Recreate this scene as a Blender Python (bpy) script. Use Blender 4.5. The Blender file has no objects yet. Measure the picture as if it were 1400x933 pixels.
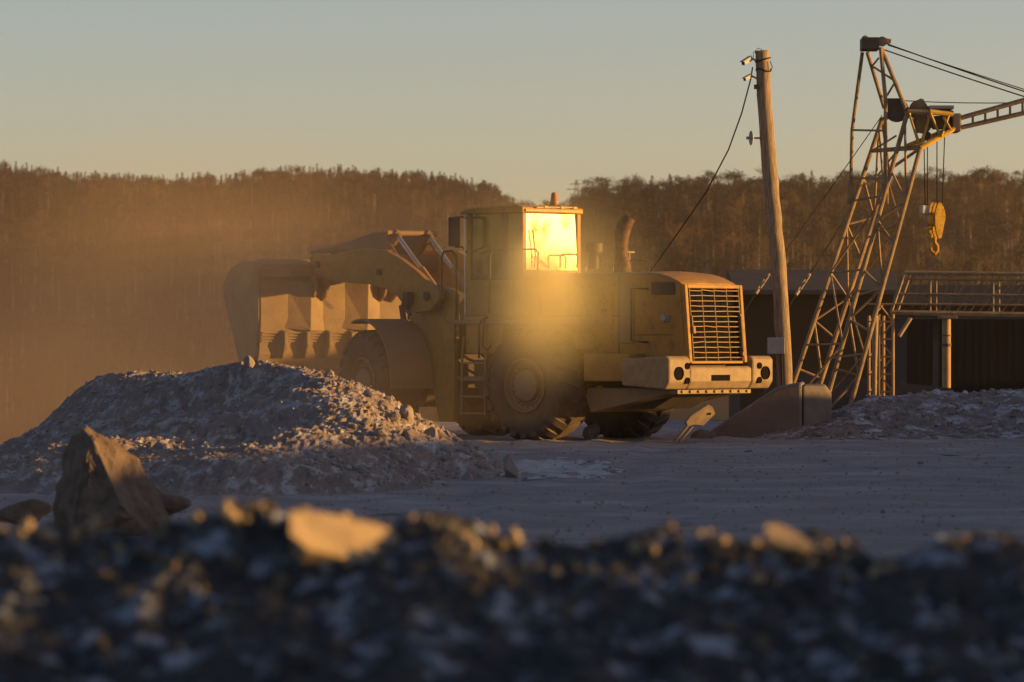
import bpy, math, random
import numpy as np
from mathutils import Vector, noise, Matrix
random.seed(7); R = random.Random(11)
C = bpy.context.scene.collection
rad = math.radians

# ------------------------------------------------------------------ camera, sky, sun, exposure
F = 5920.0                       # focal length in pixels of the 1400 px wide photograph
CAMZ = 1.8
HZ = 470.0
sc = bpy.context.scene
cam = bpy.data.cameras.new('camera'); camo = bpy.data.objects.new('camera', cam); C.objects.link(camo)
camo.location = (0, 0, CAMZ); camo.rotation_euler = (rad(90) , 0, 0)
cam.sensor_width = 36; cam.lens = F / 1400 * 36; cam.clip_end = 20000; cam.clip_start = .5
cam.shift_y = (HZ - 466.5) / 1400.0
cam.dof.use_dof = True; cam.dof.focus_distance = 79.0; cam.dof.aperture_fstop = 3.3
sc.camera = camo
SUN_EL = rad(5.0); SUN_AZ = rad(-1.0)
S = Vector((math.cos(SUN_AZ) * math.cos(SUN_EL), math.sin(SUN_AZ) * math.cos(SUN_EL), math.sin(SUN_EL)))
w = bpy.data.worlds.new('World'); sc.world = w; w.use_nodes = True
nt = w.node_tree; bg = nt.nodes['Background']
sky = nt.nodes.new('ShaderNodeTexSky'); sky.sky_type = 'NISHITA'; sky.sun_disc = False
sky.sun_elevation = SUN_EL; sky.sun_rotation = rad(90) - SUN_AZ
sky.altitude = 200; sky.air_density = .75; sky.dust_density = 0.7; sky.ozone_density = 1.45
tint = nt.nodes.new('ShaderNodeMix'); tint.data_type = 'RGBA'; tint.blend_type = 'MULTIPLY'; tint.inputs[0].default_value = 1; tint.inputs[7].default_value = (1.11, .972, 1.01, 1)
nt.links.new(sky.outputs[0], tint.inputs[6]); nt.links.new(tint.outputs[2], bg.inputs[0]); bg.inputs[1].default_value = 0.092
sl = bpy.data.lights.new('sun', 'SUN'); sl.energy = 5.0; sl.angle = rad(.6); sl.color = (1.0, .56, .15)
slo = bpy.data.objects.new('sun', sl); C.objects.link(slo); slo.rotation_euler = S.to_track_quat('Z', 'Y').to_euler()
slo.location = (60, 40, 60)
vs = sc.view_settings; vs.view_transform = 'Standard'; vs.look = 'None'; vs.gamma = 1; vs.exposure = 1.0
cy = sc.cycles
cy.max_bounces = 6; cy.diffuse_bounces = 2; cy.glossy_bounces = 3; cy.transmission_bounces = 4; cy.volume_bounces = 3
cy.transparent_max_bounces = 8; cy.volume_step_rate = 1.0; cy.volume_max_steps = 128
cy.use_denoising = True; cy.sample_clamp_indirect = 4.0; cy.sample_clamp_direct = 0

# ------------------------------------------------------------------ helpers
def P(px, py, d):
    return Vector(((px - 700) / F * d, d, CAMZ - (py - HZ) / F * d))

class MB:
    def __init__(s): s.v = []; s.f = []; s.smooth = False
    def add(s, vs_, fs):
        b = len(s.v); s.v.extend([tuple(x) for x in vs_]); s.f.extend([tuple(i + b for i in f) for f in fs]); return s
    def frame_box(s, o, ax, ay, az):            # o = centre, half-axis vectors
        o, ax, ay, az = map(Vector, (o, ax, ay, az))
        pts = [o + ax * i + ay * j + az * k for i in (-1, 1) for j in (-1, 1) for k in (-1, 1)]
        return s.add(pts, [(0, 1, 3, 2), (4, 6, 7, 5), (0, 4, 5, 1), (2, 3, 7, 6), (0, 2, 6, 4), (1, 5, 7, 3)])
    def box(s, x0, x1, y0, y1, z0, z1, T=None):
        pts = [(x, y, z) for x in (x0, x1) for y in (y0, y1) for z in (z0, z1)]
        if T: pts = [T(*p) for p in pts]
        return s.add(pts, [(0, 1, 3, 2), (4, 6, 7, 5), (0, 4, 5, 1), (2, 3, 7, 6), (0, 2, 6, 4), (1, 5, 7, 3)])
    def tube(s, a, b, r, n=8, r2=None, caps=True):
        a = Vector(a); b = Vector(b); r2 = r if r2 is None else r2
        d = (b - a).normalized(); u = d.orthogonal().normalized(); w_ = d.cross(u)
        vs_ = []
        for c, rr in ((a, r), (b, r2)):
            for i in range(n):
                t = 2 * math.pi * i / n; vs_.append(c + u * math.cos(t) * rr + w_ * math.sin(t) * rr)
        fs = [(i, (i + 1) % n, n + (i + 1) % n, n + i) for i in range(n)]
        if caps: fs += [tuple(range(n))[::-1], tuple(range(n, 2 * n))]
        return s.add(vs_, fs)
    def path(s, pts, r, n=8, closed=False):
        pts = [Vector(p) for p in pts]; m = len(pts); rings = []
        up = None
        for k, p in enumerate(pts):
            a = pts[k - 1] if (k > 0 or closed) else pts[0]
            b = pts[(k + 1) % m] if (k < m - 1 or closed) else pts[-1]
            d = (b - a).normalized()
            if up is None: up = d.orthogonal().normalized()
            up = (up - d * up.dot(d)).normalized(); w_ = d.cross(up)
            rr = r[k] if isinstance(r, (list, tuple)) else r
            rings.append([p + up * math.cos(2 * math.pi * i / n) * rr + w_ * math.sin(2 * math.pi * i / n) * rr for i in range(n)])
        vs_ = [q for ring in rings for q in ring]; fs = []
        K = m if closed else m - 1
        for k in range(K):
            for i in range(n):
                fs.append((k * n + i, k * n + (i + 1) % n, ((k + 1) % m) * n + (i + 1) % n, ((k + 1) % m) * n + i))
        if not closed: fs += [tuple(range(n))[::-1], tuple(range((m - 1) * n, m * n))]
        return s.add(vs_, fs)
    def prism(s, poly, a, b, T):                # poly in (u,z), extruded in v from a to b
        n = len(poly)
        vs_ = [T(u, a, z) for u, z in poly] + [T(u, b, z) for u, z in poly]
        return s.add(vs_, [(i, (i + 1) % n, n + (i + 1) % n, n + i) for i in range(n)] + [tuple(range(n))[::-1], tuple(range(n, 2 * n))])
    def prismv(s, poly, a, b, T):               # poly in (v,z), extruded in u from a to b
        return s.prism(poly, a, b, lambda p, q, z: T(q, p, z))
    def shell(s, line, th, a, b, T):            # a bent sheet: polyline in (u,z), thickness th, width a..b
        n = len(line); off = []
        for i in range(n):
            p0 = line[max(i - 1, 0)]; p1 = line[min(i + 1, n - 1)]
            dx, dz = p1[0] - p0[0], p1[1] - p0[1]; l = math.hypot(dx, dz) or 1
            off.append((line[i][0] - dz / l * th, line[i][1] + dx / l * th))
        for i in range(n - 1):
            q = [line[i], line[i + 1], off[i + 1], off[i]]
        vs_ = [T(u, v, z) for v in (a, b) for (u, z) in line] + [T(u, v, z) for v in (a, b) for (u, z) in off]
        fs = []
        for i in range(n - 1):
            fs += [(i, i + 1, n + i + 1, n + i), (2 * n + i, 3 * n + i, 3 * n + i + 1, 2 * n + i + 1),
                   (i, 2 * n + i, 2 * n + i + 1, i + 1), (n + i, n + i + 1, 3 * n + i + 1, 3 * n + i)]
        fs += [(0, n, 3 * n, 2 * n), (n - 1, 3 * n - 1, 4 * n - 1, 2 * n - 1)]
        return s.add(vs_, fs)
    def lathe(s, prof, c, T, n=48, ax='v'):      # profile (r, v) turned about the v axis at c=(u,z)
        vs_ = []; m = len(prof)
        for i in range(n):
            t = 2 * math.pi * i / n
            for r, v in prof: vs_.append(T(c[0] + r * math.cos(t), v, c[1] + r * math.sin(t)))
        fs = []
        for i in range(n):
            for k in range(m - 1):
                fs.append((i * m + k, i * m + k + 1, ((i + 1) % n) * m + k + 1, ((i + 1) % n) * m + k))
        return s.add(vs_, fs)

def recalc(me):
    import bmesh
    bm = bmesh.new(); bm.from_mesh(me); bmesh.ops.recalc_face_normals(bm, faces=bm.faces); bm.to_mesh(me); bm.free()

def empty(name, loc, label=None, cat=None, group=None, kind=None):
    o = bpy.data.objects.new(name, None); C.objects.link(o); o.location = loc; o.empty_display_size = .3
    tag(o, label, cat, group, kind); return o
def tag(o, label=None, cat=None, group=None, kind=None):
    if label: o['label'] = label
    if cat: o['category'] = cat
    if group: o['group'] = group
    if kind: o['kind'] = kind
    return o
WL = {}
def wloc(o):
    v = Vector((0, 0, 0))
    while o is not None: v = v + o.location; o = o.parent
    return v
def obj(name, mb, m, parent=None, bevel=0, smooth=False, label=None, fix=True, origin=None):
    me = bpy.data.meshes.new(name)
    arr = np.array(mb.v, dtype=float)
    if origin is None:
        o0 = (arr.min(0) + arr.max(0)) / 2; o0[2] = arr[:, 2].min()
    else: o0 = np.array(origin)
    arr = arr - o0
    me.from_pydata(arr.tolist(), [], mb.f); me.update()
    if fix: recalc(me)
    if smooth:
        for p in me.polygons: p.use_smooth = True
    me.materials.append(m)
    o = bpy.data.objects.new(name, me); C.objects.link(o)
    if parent: o.parent = parent; o.location = Vector(o0) - wloc(parent)
    else: o.location = Vector(o0)
    if bevel:
        b = o.modifiers.new('bevel', 'BEVEL'); b.width = bevel; b.segments = 2; b.limit_method = 'ANGLE'; b.angle_limit = rad(35)
        b.harden_normals = False
    if smooth and smooth != 'all':
        try:
            me.set_sharp_from_angle(angle=rad(40))
        except Exception: pass
    if label: o['label'] = label
    return o

# ------------------------------------------------------------------ materials
def mat(name, base, base2=None, scale=3, rough=.7, metal=0, bump=0, bscale=20, dust=None, dust_amt=0, snow=None, snow_scale=2,
        snow_lo=.5, snow_hi=.6, rust=None, rust_lo=.6, spec=.14, contrast=(.35, .65), stretch=None, up=0):
    m = bpy.data.materials.new(name); m.use_nodes = True; t = m.node_tree; N = t.nodes; Lk = t.links
    b = N['Principled BSDF']; b.inputs['Roughness'].default_value = rough; b.inputs['Metallic'].default_value = metal
    b.inputs['Specular IOR Level'].default_value = spec
    geo = N.new('ShaderNodeNewGeometry')
    tc = N.new('ShaderNodeTexCoord'); mp = N.new('ShaderNodeMapping')
    Lk.new(geo.outputs['Position'], mp.inputs[0])
    if stretch: mp.inputs['Scale'].default_value = stretch
    def nz(sc_, det=6, r=.6):
        n = N.new('ShaderNodeTexNoise'); n.inputs['Scale'].default_value = sc_; n.inputs['Detail'].default_value = det
        n.inputs['Roughness'].default_value = r; Lk.new(mp.outputs[0], n.inputs['Vector']); return n
    def ramp(src, lo, hi):
        r = N.new('ShaderNodeMapRange'); r.inputs['From Min'].default_value = lo; r.inputs['From Max'].default_value = hi
        Lk.new(src, r.inputs['Value']); return r.outputs['Result']
    def mix(fac, a, c):
        x = N.new('ShaderNodeMix'); x.data_type = 'RGBA'
        if isinstance(fac, float): x.inputs[0].default_value = fac
        else: Lk.new(fac, x.inputs[0])
        for sock, val in ((x.inputs[6], a), (x.inputs[7], c)):
            if isinstance(val, tuple): sock.default_value = (*val, 1)
            else: Lk.new(val, sock)
        return x.outputs[2]
    def mul(a, c):
        x = N.new('ShaderNodeMath'); x.operation = 'MULTIPLY'
        for i, val in enumerate((a, c)):
            if isinstance(val, (int, float)): x.inputs[i].default_value = val
            else: Lk.new(val, x.inputs[i])
        return x.outputs[0]
    col = base
    if base2: col = mix(ramp(nz(scale).outputs[0], *contrast), base, base2)
    if rust: col = mix(ramp(nz(scale * 2.3, 8, .7).outputs[0], rust_lo, rust_lo + .12), col, rust)
    sep = N.new('ShaderNodeSeparateXYZ'); Lk.new(geo.outputs['Normal'], sep.inputs[0])
    if dust:
        upf = ramp(sep.outputs[2], -.3, .9)
        f1 = ramp(nz(1.7, 8, .65).outputs[0], .3, .75)
        ad = N.new('ShaderNodeMath'); ad.operation = 'MULTIPLY_ADD'; Lk.new(upf, ad.inputs[0]); ad.inputs[1].default_value = .6; Lk.new(f1, ad.inputs[2])
        ad.use_clamp = True
        col = mix(mul(ad.outputs[0], dust_amt), col, dust)
    if snow:
        f = ramp(nz(snow_scale, 9, .68).outputs[0], snow_lo, snow_hi)
        g = ramp(sep.outputs[2], up, up + .35)
        col = mix(mul(f, g), col, snow)
    if isinstance(col, tuple): b.inputs['Base Color'].default_value = (*col, 1)
    else: Lk.new(col, b.inputs['Base Color'])
    if bump:
        bn = N.new('ShaderNodeBump'); bn.inputs['Strength'].default_value = bump; bn.inputs['Distance'].default_value = .05
        Lk.new(nz(bscale, 8, .7).outputs[0], bn.inputs['Height']); Lk.new(bn.outputs[0], b.inputs['Normal'])
    return m
DUST = (.21, .145, .095)
M = dict(
    yellow=mat('dusty_yellow_paint', (.44, .225, .03), (.34, .17, .03), 2.5, .6, rust=(.17, .105, .06), rust_lo=.54, dust=DUST, dust_amt=.45, bump=.08, bscale=9),
    tan=mat('dusty_tan_steel', (.28, .18, .085), (.22, .14, .075), 3, .6, dust=DUST, dust_amt=.6, rust=(.16, .10, .06), rust_lo=.62, bump=.15),
    bucket=mat('worn_bucket_steel', (.36, .24, .12), (.24, .16, .085), 2.2, .6, dust=DUST, dust_amt=.5, rust=(.15, .09, .05), rust_lo=.6, bump=.2),
    dark=mat('greasy_dark_steel', (.035, .03, .028), (.06, .05, .04), 4, .6, dust=DUST, dust_amt=.35),
    rubber=mat('dusty_rubber', (.03, .027, .025), (.06, .05, .043), 3, .85, dust=(.17, .12, .085), dust_amt=.6, bump=.2, bscale=30),
    rim=mat('dusty_rim', (.24, .17, .10), (.19, .14, .10), 3, .7, dust=DUST, dust_amt=.7),
    rod=mat('steel_rod', (.5, .45, .4), None, rough=.35, metal=.7, dust=DUST, dust_amt=.3),
    core=mat('radiator_black', (.012, .010, .009), None, rough=1, spec=0),
    black=mat('black_hose', (.014, .013, .013), None, rough=.8),
    white=mat('off_white_plastic', (.33, .33, .32), None, rough=.5),
    grey=mat('grey_cabinet', (.30, .30, .30), (.24, .24, .24), 5, .6),
    wood=mat('weathered_pole_wood', (.34, .245, .155), (.18, .13, .085), 6, .8, bump=.5, bscale=14, stretch=(6, 6, .5), contrast=(.4, .6)),
    lattice=mat('rusty_lattice_steel', (.34, .225, .11), (.20, .135, .075), 4, .6, rust=(.2, .09, .045), rust_lo=.55, bump=.2),
    craney=mat('faded_crane_yellow', (.55, .33, .05), (.42, .24, .04), 6, .5, rust=(.18, .09, .04), rust_lo=.62),
    hooky=mat('bright_hook_yellow', (.42, .24, .015), (.26, .14, .015), 9, .6, rust=(.06, .035, .02), rust_lo=.53),
    concrete=mat('dusty_concrete', (.19, .15, .125), (.14, .115, .10), 2.5, .9, bump=.4, bscale=12, snow=(.5, .5, .52), snow_scale=3, snow_lo=.55, snow_hi=.7, up=.5),
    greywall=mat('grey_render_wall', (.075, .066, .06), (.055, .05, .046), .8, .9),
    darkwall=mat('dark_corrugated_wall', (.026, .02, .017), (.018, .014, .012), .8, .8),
    ground=mat('gravel_yard', (.26, .215, .20), (.36, .30, .285), .6, .95, bump=.8, bscale=14, snow=(.44, .40, .38), snow_scale=.45, snow_lo=.52, snow_hi=.7, up=0),
    valley=mat('valley_scrub', (.06, .04, .025), (.04, .03, .02), .05, .95),
    mound=mat('dusty_gravel', (.24, .18, .15), (.34, .26, .22), 1.6, .95, bump=1.0, bscale=22, snow=(.46, .42, .41), snow_scale=3.4, snow_lo=.51, snow_hi=.59, up=-.1, stretch=(1.6, .5, 1)),
    pile=mat('reddish_rubble', (.185, .15, .13), (.28, .235, .21), 2.6, .95, bump=1.0, bscale=16, snow=(.5, .48, .5), snow_scale=2.2, snow_lo=.5, snow_hi=.6, up=.1),
    stone=mat('broken_stone', (.24, .185, .155), (.33, .265, .22), 4, .9, bump=.6, bscale=18),
    boulder=mat('boulder_stone', (.13, .09, .07), (.22, .16, .12), 5, .9, bump=1.0, bscale=12),
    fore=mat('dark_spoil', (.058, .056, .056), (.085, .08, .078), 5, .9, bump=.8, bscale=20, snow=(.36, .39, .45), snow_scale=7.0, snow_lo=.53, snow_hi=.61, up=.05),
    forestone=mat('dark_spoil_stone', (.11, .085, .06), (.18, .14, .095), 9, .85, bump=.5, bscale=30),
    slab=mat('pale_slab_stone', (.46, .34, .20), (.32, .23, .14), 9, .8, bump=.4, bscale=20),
    bark=mat('grey_brown_bark', (.13, .09, .065), (.09, .065, .05), 1, .9),
    birch=mat('pale_birch_bark', (.38, .30, .23), (.24, .18, .14), 1.5, .9),
    needles=mat('pine_needles', (.013, .011, .008), (.020, .016, .011), .3, .8),
    twigs=mat('bare_brown_twigs', (.085, .046, .026), (.048, .030, .020), .06, .9),
    leaves=mat('last_yellow_leaves', (.09, .065, .028), (.06, .043, .02), .1, .9),
    beacon=mat('amber_beacon', (.35, .12, .03), None, rough=.3),
    plate=mat('dusty_pale_plate', (.30, .215, .125), (.22, .155, .095), 6, .6),
    post=mat('painted_post', (.40, .24, .10), (.30, .18, .08), 3, .6),
)
def glass_mat(name, rough, tint, dusty=.18):
    m = bpy.data.materials.new(name); m.use_nodes = True; t = m.node_tree; N = t.nodes
    b = N['Principled BSDF']; N.remove(b); out = N['Material Output']
    gl = N.new('ShaderNodeBsdfGlossy'); gl.inputs['Roughness'].default_value = rough; gl.inputs['Color'].default_value = (1, 1, 1, 1)
    tr = N.new('ShaderNodeBsdfTransparent'); tr.inputs[0].default_value = (*tint, 1)
    nz = N.new('ShaderNodeTexNoise'); nz.inputs['Scale'].default_value = 2.2; nz.inputs['Detail'].default_value = 6; g_ = N.new('ShaderNodeNewGeometry'); t.links.new(g_.outputs['Position'], nz.inputs['Vector'])
    cr_ = N.new('ShaderNodeValToRGB'); cr_.color_ramp.elements[0].position = .30; cr_.color_ramp.elements[0].color = (.22, .17, .09, 1); cr_.color_ramp.elements[1].position = .52; cr_.color_ramp.elements[1].color = (1, .9, .66, 1)
    t.links.new(nz.outputs[0], cr_.inputs[0]); t.links.new(cr_.outputs[0], gl.inputs['Color'])
    df = N.new('ShaderNodeBsdfDiffuse'); df.inputs[0].default_value = (.3, .24, .17, 1)
    m1 = N.new('ShaderNodeMixShader'); m1.inputs[0].default_value = dusty
    t.links.new(tr.outputs[0], m1.inputs[1]); t.links.new(df.outputs[0], m1.inputs[2])
    m2 = N.new('ShaderNodeMixShader'); fr = N.new('ShaderNodeFresnel'); fr.inputs[0].default_value = 1.6
    t.links.new(fr.outputs[0], m2.inputs[0]); t.links.new(m1.outputs[0], m2.inputs[1]); t.links.new(gl.outputs[0], m2.inputs[2])
    t.links.new(m2.outputs[0], out.inputs[0]); return m
M['glass'] = glass_mat('dusty_cab_glass', .25, (.55, .55, .5), .2)
M['glass_side'] = glass_mat('cab_side_glass', .08, (.6, .62, .6), .03)

# ------------------------------------------------------------------ ground, valley and hill
def sm(a, b, x):
    t = max(0, min(1, (x - a) / (b - a))); return t * t * (3 - 2 * t)
TOP = [(-900, 236), (0, 236), (150, 243), (300, 246), (450, 240), (600, 246), (665, 258), (700, 278), (735, 292), (775, 290), (800, 268), (835, 256), (950, 252),
       (1100, 250), (1250, 254), (1400, 252), (2300, 250)]
def top_y(px): return float(np.interp(px, [a for a, _ in TOP], [b for _, b in TOP]))
def crest_d(px): return 1120 - 250 * sm(660, 860, px)
def edge(x): return 103 - 31 * sm(3.2, 7.0, -x)
def terrain(x, y):
    if y < 1: y = 1
    px = 700 + x / y * F
    pc = max(-900, min(2300, px))
    dc = crest_d(pc)
    zc = CAMZ - (top_y(pc) + 15 * F / dc * .56 - HZ) / F * dc     # ground height under the crest trees
    e_ = edge(x); drop = -8 * sm(e_ + 60, 330, y) - min(max(y - e_, 0) * .14, 7)
    base = 0 + drop
    rise = sm(dc - 470, dc, y) ** .8
    return base + (zc - base) * rise - 18 * sm(dc + 20, dc + 500, y) + (noise.noise((x / 60, y / 60, 3)) * 2.5 * sm(400, 600, y))
def grid_obj(name, xs, ys, fz, m, smooth=True, parent=None):
    mb = MB(); nx, ny = len(xs), len(ys)
    mb.v = [(x, y, fz(x, y)) for y in ys for x in xs]
    mb.f = [(j * nx + i, j * nx + i + 1, (j + 1) * nx + i + 1, (j + 1) * nx + i) for j in range(ny - 1) for i in range(nx - 1)]
    return obj(name, mb, m, parent, smooth='all' if smooth else False, fix=False, origin=(0, 0, 0))
XR = 640
xs = list(np.linspace(-XR, -40, 40)) + list(np.linspace(-36, 36, 37)) + list(np.linspace(40, XR, 40))
ys = list(np.linspace(-60, 0, 5)) + list(np.linspace(5, 105, 30)) + list(np.linspace(110, 1700, 130))
def terr2(x, y):
    return terrain(x, y)
ter = grid_obj('terrain', xs, ys, terr2, M['valley']); tag(ter, kind='structure')
def rut(x, y):
    z = 0
    for x0, k, c in ((-.2, .05, .0011), (2.0, .05, .0011), (4.6, -.03, -.0007), (6.7, -.03, -.0007), (1.0, .12, -.0015), (3.1, .12, -.0015)):
        d = abs(x - (x0 + k * (y - 78) - c * (y - 78) ** 2 * 1.5))
        if d < .55: z += (-.030 * (1 - (d / .3) ** 2) if d < .3 else .018 * (1 - abs(d - .42) / .13)) * (.7 + .5 * math.sin(y * 16)) if d < .3 or d > .3 else 0
    return z
def yard_h(x, y):
    return yard0(x, y) + (rut(x, y) if 34 < y < 97 else 0)
def yard0(x, y):
    return .012 + .03 * noise.noise((x * .35, y * .2, 0)) + .016 * noise.noise((x * 1.3, y * .9, 5)) + .006 * noise.noise((x * 4, y * 3, 9)) - .25 * sm(98, 103, y) + .02 - min(max(y - edge(x) + 2, 0) * .15, 6)
yard = grid_obj('ground', np.concatenate([np.linspace(-22, -6.2, 60), np.arange(-6, 10, .09), np.linspace(10.2, 30, 60)]), np.concatenate([np.linspace(-15, 28, 30), np.linspace(28.3, 103, 560)]), yard_h, M['ground']); tag(yard, kind='structure')

fv_, ff_ = [], []
xs_ = np.arange(-1.2, 2.4, .04); ys_ = np.arange(53.5, 69, .16)
fv_ = [(x, y, yard_h(x, y) + .006) for y in ys_ for x in xs_]
for j in range(len(ys_) - 1):
    for i in range(len(xs_) - 1):
        x, y = xs_[i], ys_[j]; e = ((x - .45) / 1.1) ** 2 + ((y - 61) / 5.5) ** 2
        if e + 1.1 * noise.noise((x * 2.2, y * .8, 3)) + .7 * noise.noise((x * 7, y * 2.5, 8)) < .62: ff_.append((j * len(xs_) + i, j * len(xs_) + i + 1, (j + 1) * len(xs_) + i + 1, (j + 1) * len(xs_) + i))
sm_ = MB(); sm_.v = fv_; sm_.f = ff_
tag(obj('snow_patch', sm_, mat('dirty_snow', (.50, .46, .45), (.40, .35, .33), 5, .9, bump=.4), fix=False, origin=(0, 0, 0)), 'thin frosty snow patch on the yard before the rear wheel', 'snow', kind='stuff')

def rock_mb(c, sx, sy, sz, seed, sub=2, rough=.35, cuts=7, tip=None):
    import bmesh
    bm = bmesh.new(); bmesh.ops.create_icosphere(bm, subdivisions=sub, radius=1)
    r = random.Random(seed); planes = []
    for _ in range(cuts):
        n = Vector((r.gauss(0, 1), r.gauss(0, 1), r.gauss(0, 1))).normalized(); planes.append((n, r.uniform(.5, .8)))
    for v in bm.verts:
        p = v.co.copy()
        for n, h in planes:
            d = p.dot(n)
            if d > h: p -= n * (d - h)
        p *= 1 + rough * .35 * noise.noise(p * 1.7 + Vector((seed * 3.1, 0, 0))) + rough * .12 * noise.noise(p * 5 + Vector((0, seed, 0)))
        if tip: p = tip(p)
        v.co = Vector((p.x * sx, p.y * sy, p.z * sz)) + Vector(c)
    mb = MB(); mb.v = [tuple(v.co) for v in bm.verts]; mb.f = [tuple(v.index for v in f.verts) for f in bm.faces]
    bm.free(); return mb
# a set of low stones to be stamped into "stuff" meshes
STAMPS = []
for k in range(10):
    s_ = rock_mb((0, 0, 0), 1, R.uniform(.7, 1.1), R.uniform(.55, .9), 100 + k, sub=1, cuts=6); STAMPS.append((np.array(s_.v), s_.f))
def stamp_field(name, spots, m, label=None):
    vs_, fs = [], []; n = 0
    for (x, y, z, s, k, a, tilt) in spots:
        V, Fc = STAMPS[k % 10]
        ca, sa = math.cos(a), math.sin(a); ct, st = math.cos(tilt), math.sin(tilt)
        A = np.array([[ca, -sa, 0], [sa, ca, 0], [0, 0, 1]]) @ np.array([[1, 0, 0], [0, ct, -st], [0, st, ct]])
        vs_.append(V @ A.T * s + np.array([x, y, z])); fs += [tuple(i + n for i in f) for f in Fc]; n += len(V)
    mb = MB(); mb.v = np.concatenate(vs_).tolist(); mb.f = fs
    return tag(obj(name, mb, m, fix=False, origin=(0, 0, 0)), label=label, kind='stuff')
sp = []
for _ in range(5200):
    d = R.uniform(36, 100) if R.random() < .5 else R.uniform(36, 80); x = R.uniform(-1, 1) * (d * .125) + R.uniform(-1, 1)
    s = .008 + .02 * R.random() ** 3
    if R.random() < .008: s = R.uniform(.03, .06)
    sp.append((x, d, yard_h(x, d) + s * .2, s, R.randrange(10), R.uniform(0, 6.3), R.uniform(-.4, .4)))
tag(stamp_field('loose_gravel', sp, M['stone'], 'loose gravel scattered over the flat yard'), cat='gravel')

# ------------------------------------------------------------------ heaps by thin-plate interpolation
def tps(pts):
    A = np.array(pts, dtype=float); n = len(A); X = A[:, :2]; z = A[:, 2]
    def U(r2): return np.where(r2 > 1e-9, r2 * np.log(np.maximum(r2, 1e-9)), 0)
    K = U(((X[:, None] - X[None]) ** 2).sum(-1)) + np.eye(n) * .02
    Pm = np.hstack([np.ones((n, 1)), X]); L_ = np.zeros((n + 3, n + 3)); L_[:n, :n] = K; L_[:n, n:] = Pm; L_[n:, :n] = Pm.T
    wt = np.linalg.solve(L_, np.concatenate([z, [0, 0, 0]]))
    def f(x, y):
        r2 = (X[:, 0] - x) ** 2 + (X[:, 1] - y) ** 2
        return float(U(r2) @ wt[:n] + wt[n] + wt[n + 1] * x + wt[n + 2] * y)
    return f
def pd(px, py, d): p = P(px, py, d); return (p.x, p.y, p.z)
mp_ = [pd(130, 520, 66), pd(200, 516, 65.5), pd(270, 512, 64.5), pd(340, 497, 63), pd(420, 509, 62), pd(500, 535, 60.5), pd(548, 566, 60), pd(595, 602, 59.5),
       pd(470, 562, 58.5), pd(430, 592, 55.5), pd(385, 645, 51.5), pd(520, 640, 55), pd(470, 690, 51), pd(610, 645, 57), pd(700, 655, 57.5),
       pd(300, 560, 61.8), pd(200, 570, 61.2), pd(100, 606, 57), pd(280, 622, 55.8), pd(180, 655, 51.5), pd(60, 655, 52), pd(560, 612, 57.5), pd(650, 627, 59.5), pd(350, 600, 57.8)]
for px in (-100, 60, 200, 340, 450, 560, 680): mp_.append((*P(px, 600, 71)[:2], -.15))
for px, d in ((620, 63.5), (700, 62), (760, 58), (745, 54), (650, 51), (560, 48), (460, 46), (350, 45), (200, 45), (60, 46), (-60, 50), (-90, 58), (-60, 64), (0, 66)):
    mp_.append((*P(px, 600, d)[:2], -.12))
fm = tps(mp_)
def mound_h(x, y):
    h = fm(x, y); k = sm(-.05, .25, h)
    n1 = noise.noise((x * 1.1, y * .8, 1)) * .05; n2 = noise.noise((x * 3.2, y * 2.4, 2)) * .035
    n3 = abs(noise.noise((x * 9, y * 7, 3))) * .085; n4 = noise.noise((x * 22, y * 16, 8)) * .026
    return h + k * (n1 + n2 + n3 + n4) - .01
mo = grid_obj('gravel_mound', np.arange(-9.2, 1.2, .045), np.arange(44, 72, .09), mound_h, M['mound'], smooth=False)
tag(mo, 'long grey gravel mound with snow streaks and a sunlit shoulder before the loader', 'gravel mound')
sp = []
for _ in range(7000):
    x = R.uniform(-8.5, .6); d = R.uniform(46, 67)
    h = mound_h(x, d)
    if h < .03: continue
    px = 700 + x / d * F
    lit = px > 430 and h > .2
    s = (.012 + .045 * R.random() ** 4) * (1.5 if lit else .85)
    sp.append((x, d, h + s * .15, s, R.randrange(10), R.uniform(0, 6.3), R.uniform(-.6, .6)))
tag(stamp_field('mound_rubble', sp, M['stone'], 'small broken stones lying all over the gravel mound'), cat='rubble')
def rock(name, px, py, d, sx, sy, sz, seed, m, label, group=None, cat='rock', tip=None, sub=3, rough=.35, cuts=8, sink=.0):
    c = P(px, py, d); mb = rock_mb((c.x, c.y, c.z - sink), sx, sy, sz, seed, sub=sub, tip=tip, rough=rough, cuts=cuts)
    return tag(obj(name, mb, m), label, cat, group)
def tip_bould(p):
    k = (p.z + 1) / 2
    q = Vector((p.x * (1.05 - .78 * k) - .36 * k + .02, p.y * (1 - .6 * k), p.z))
    return q
b_ = rock('boulder', 138, 650, 40, .42, .40, .50, 5, M['boulder'], 'large pointed boulder with a sunlit right face left of the gravel mound', tip=tip_bould, sub=4, cut=None) if False else None
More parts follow.
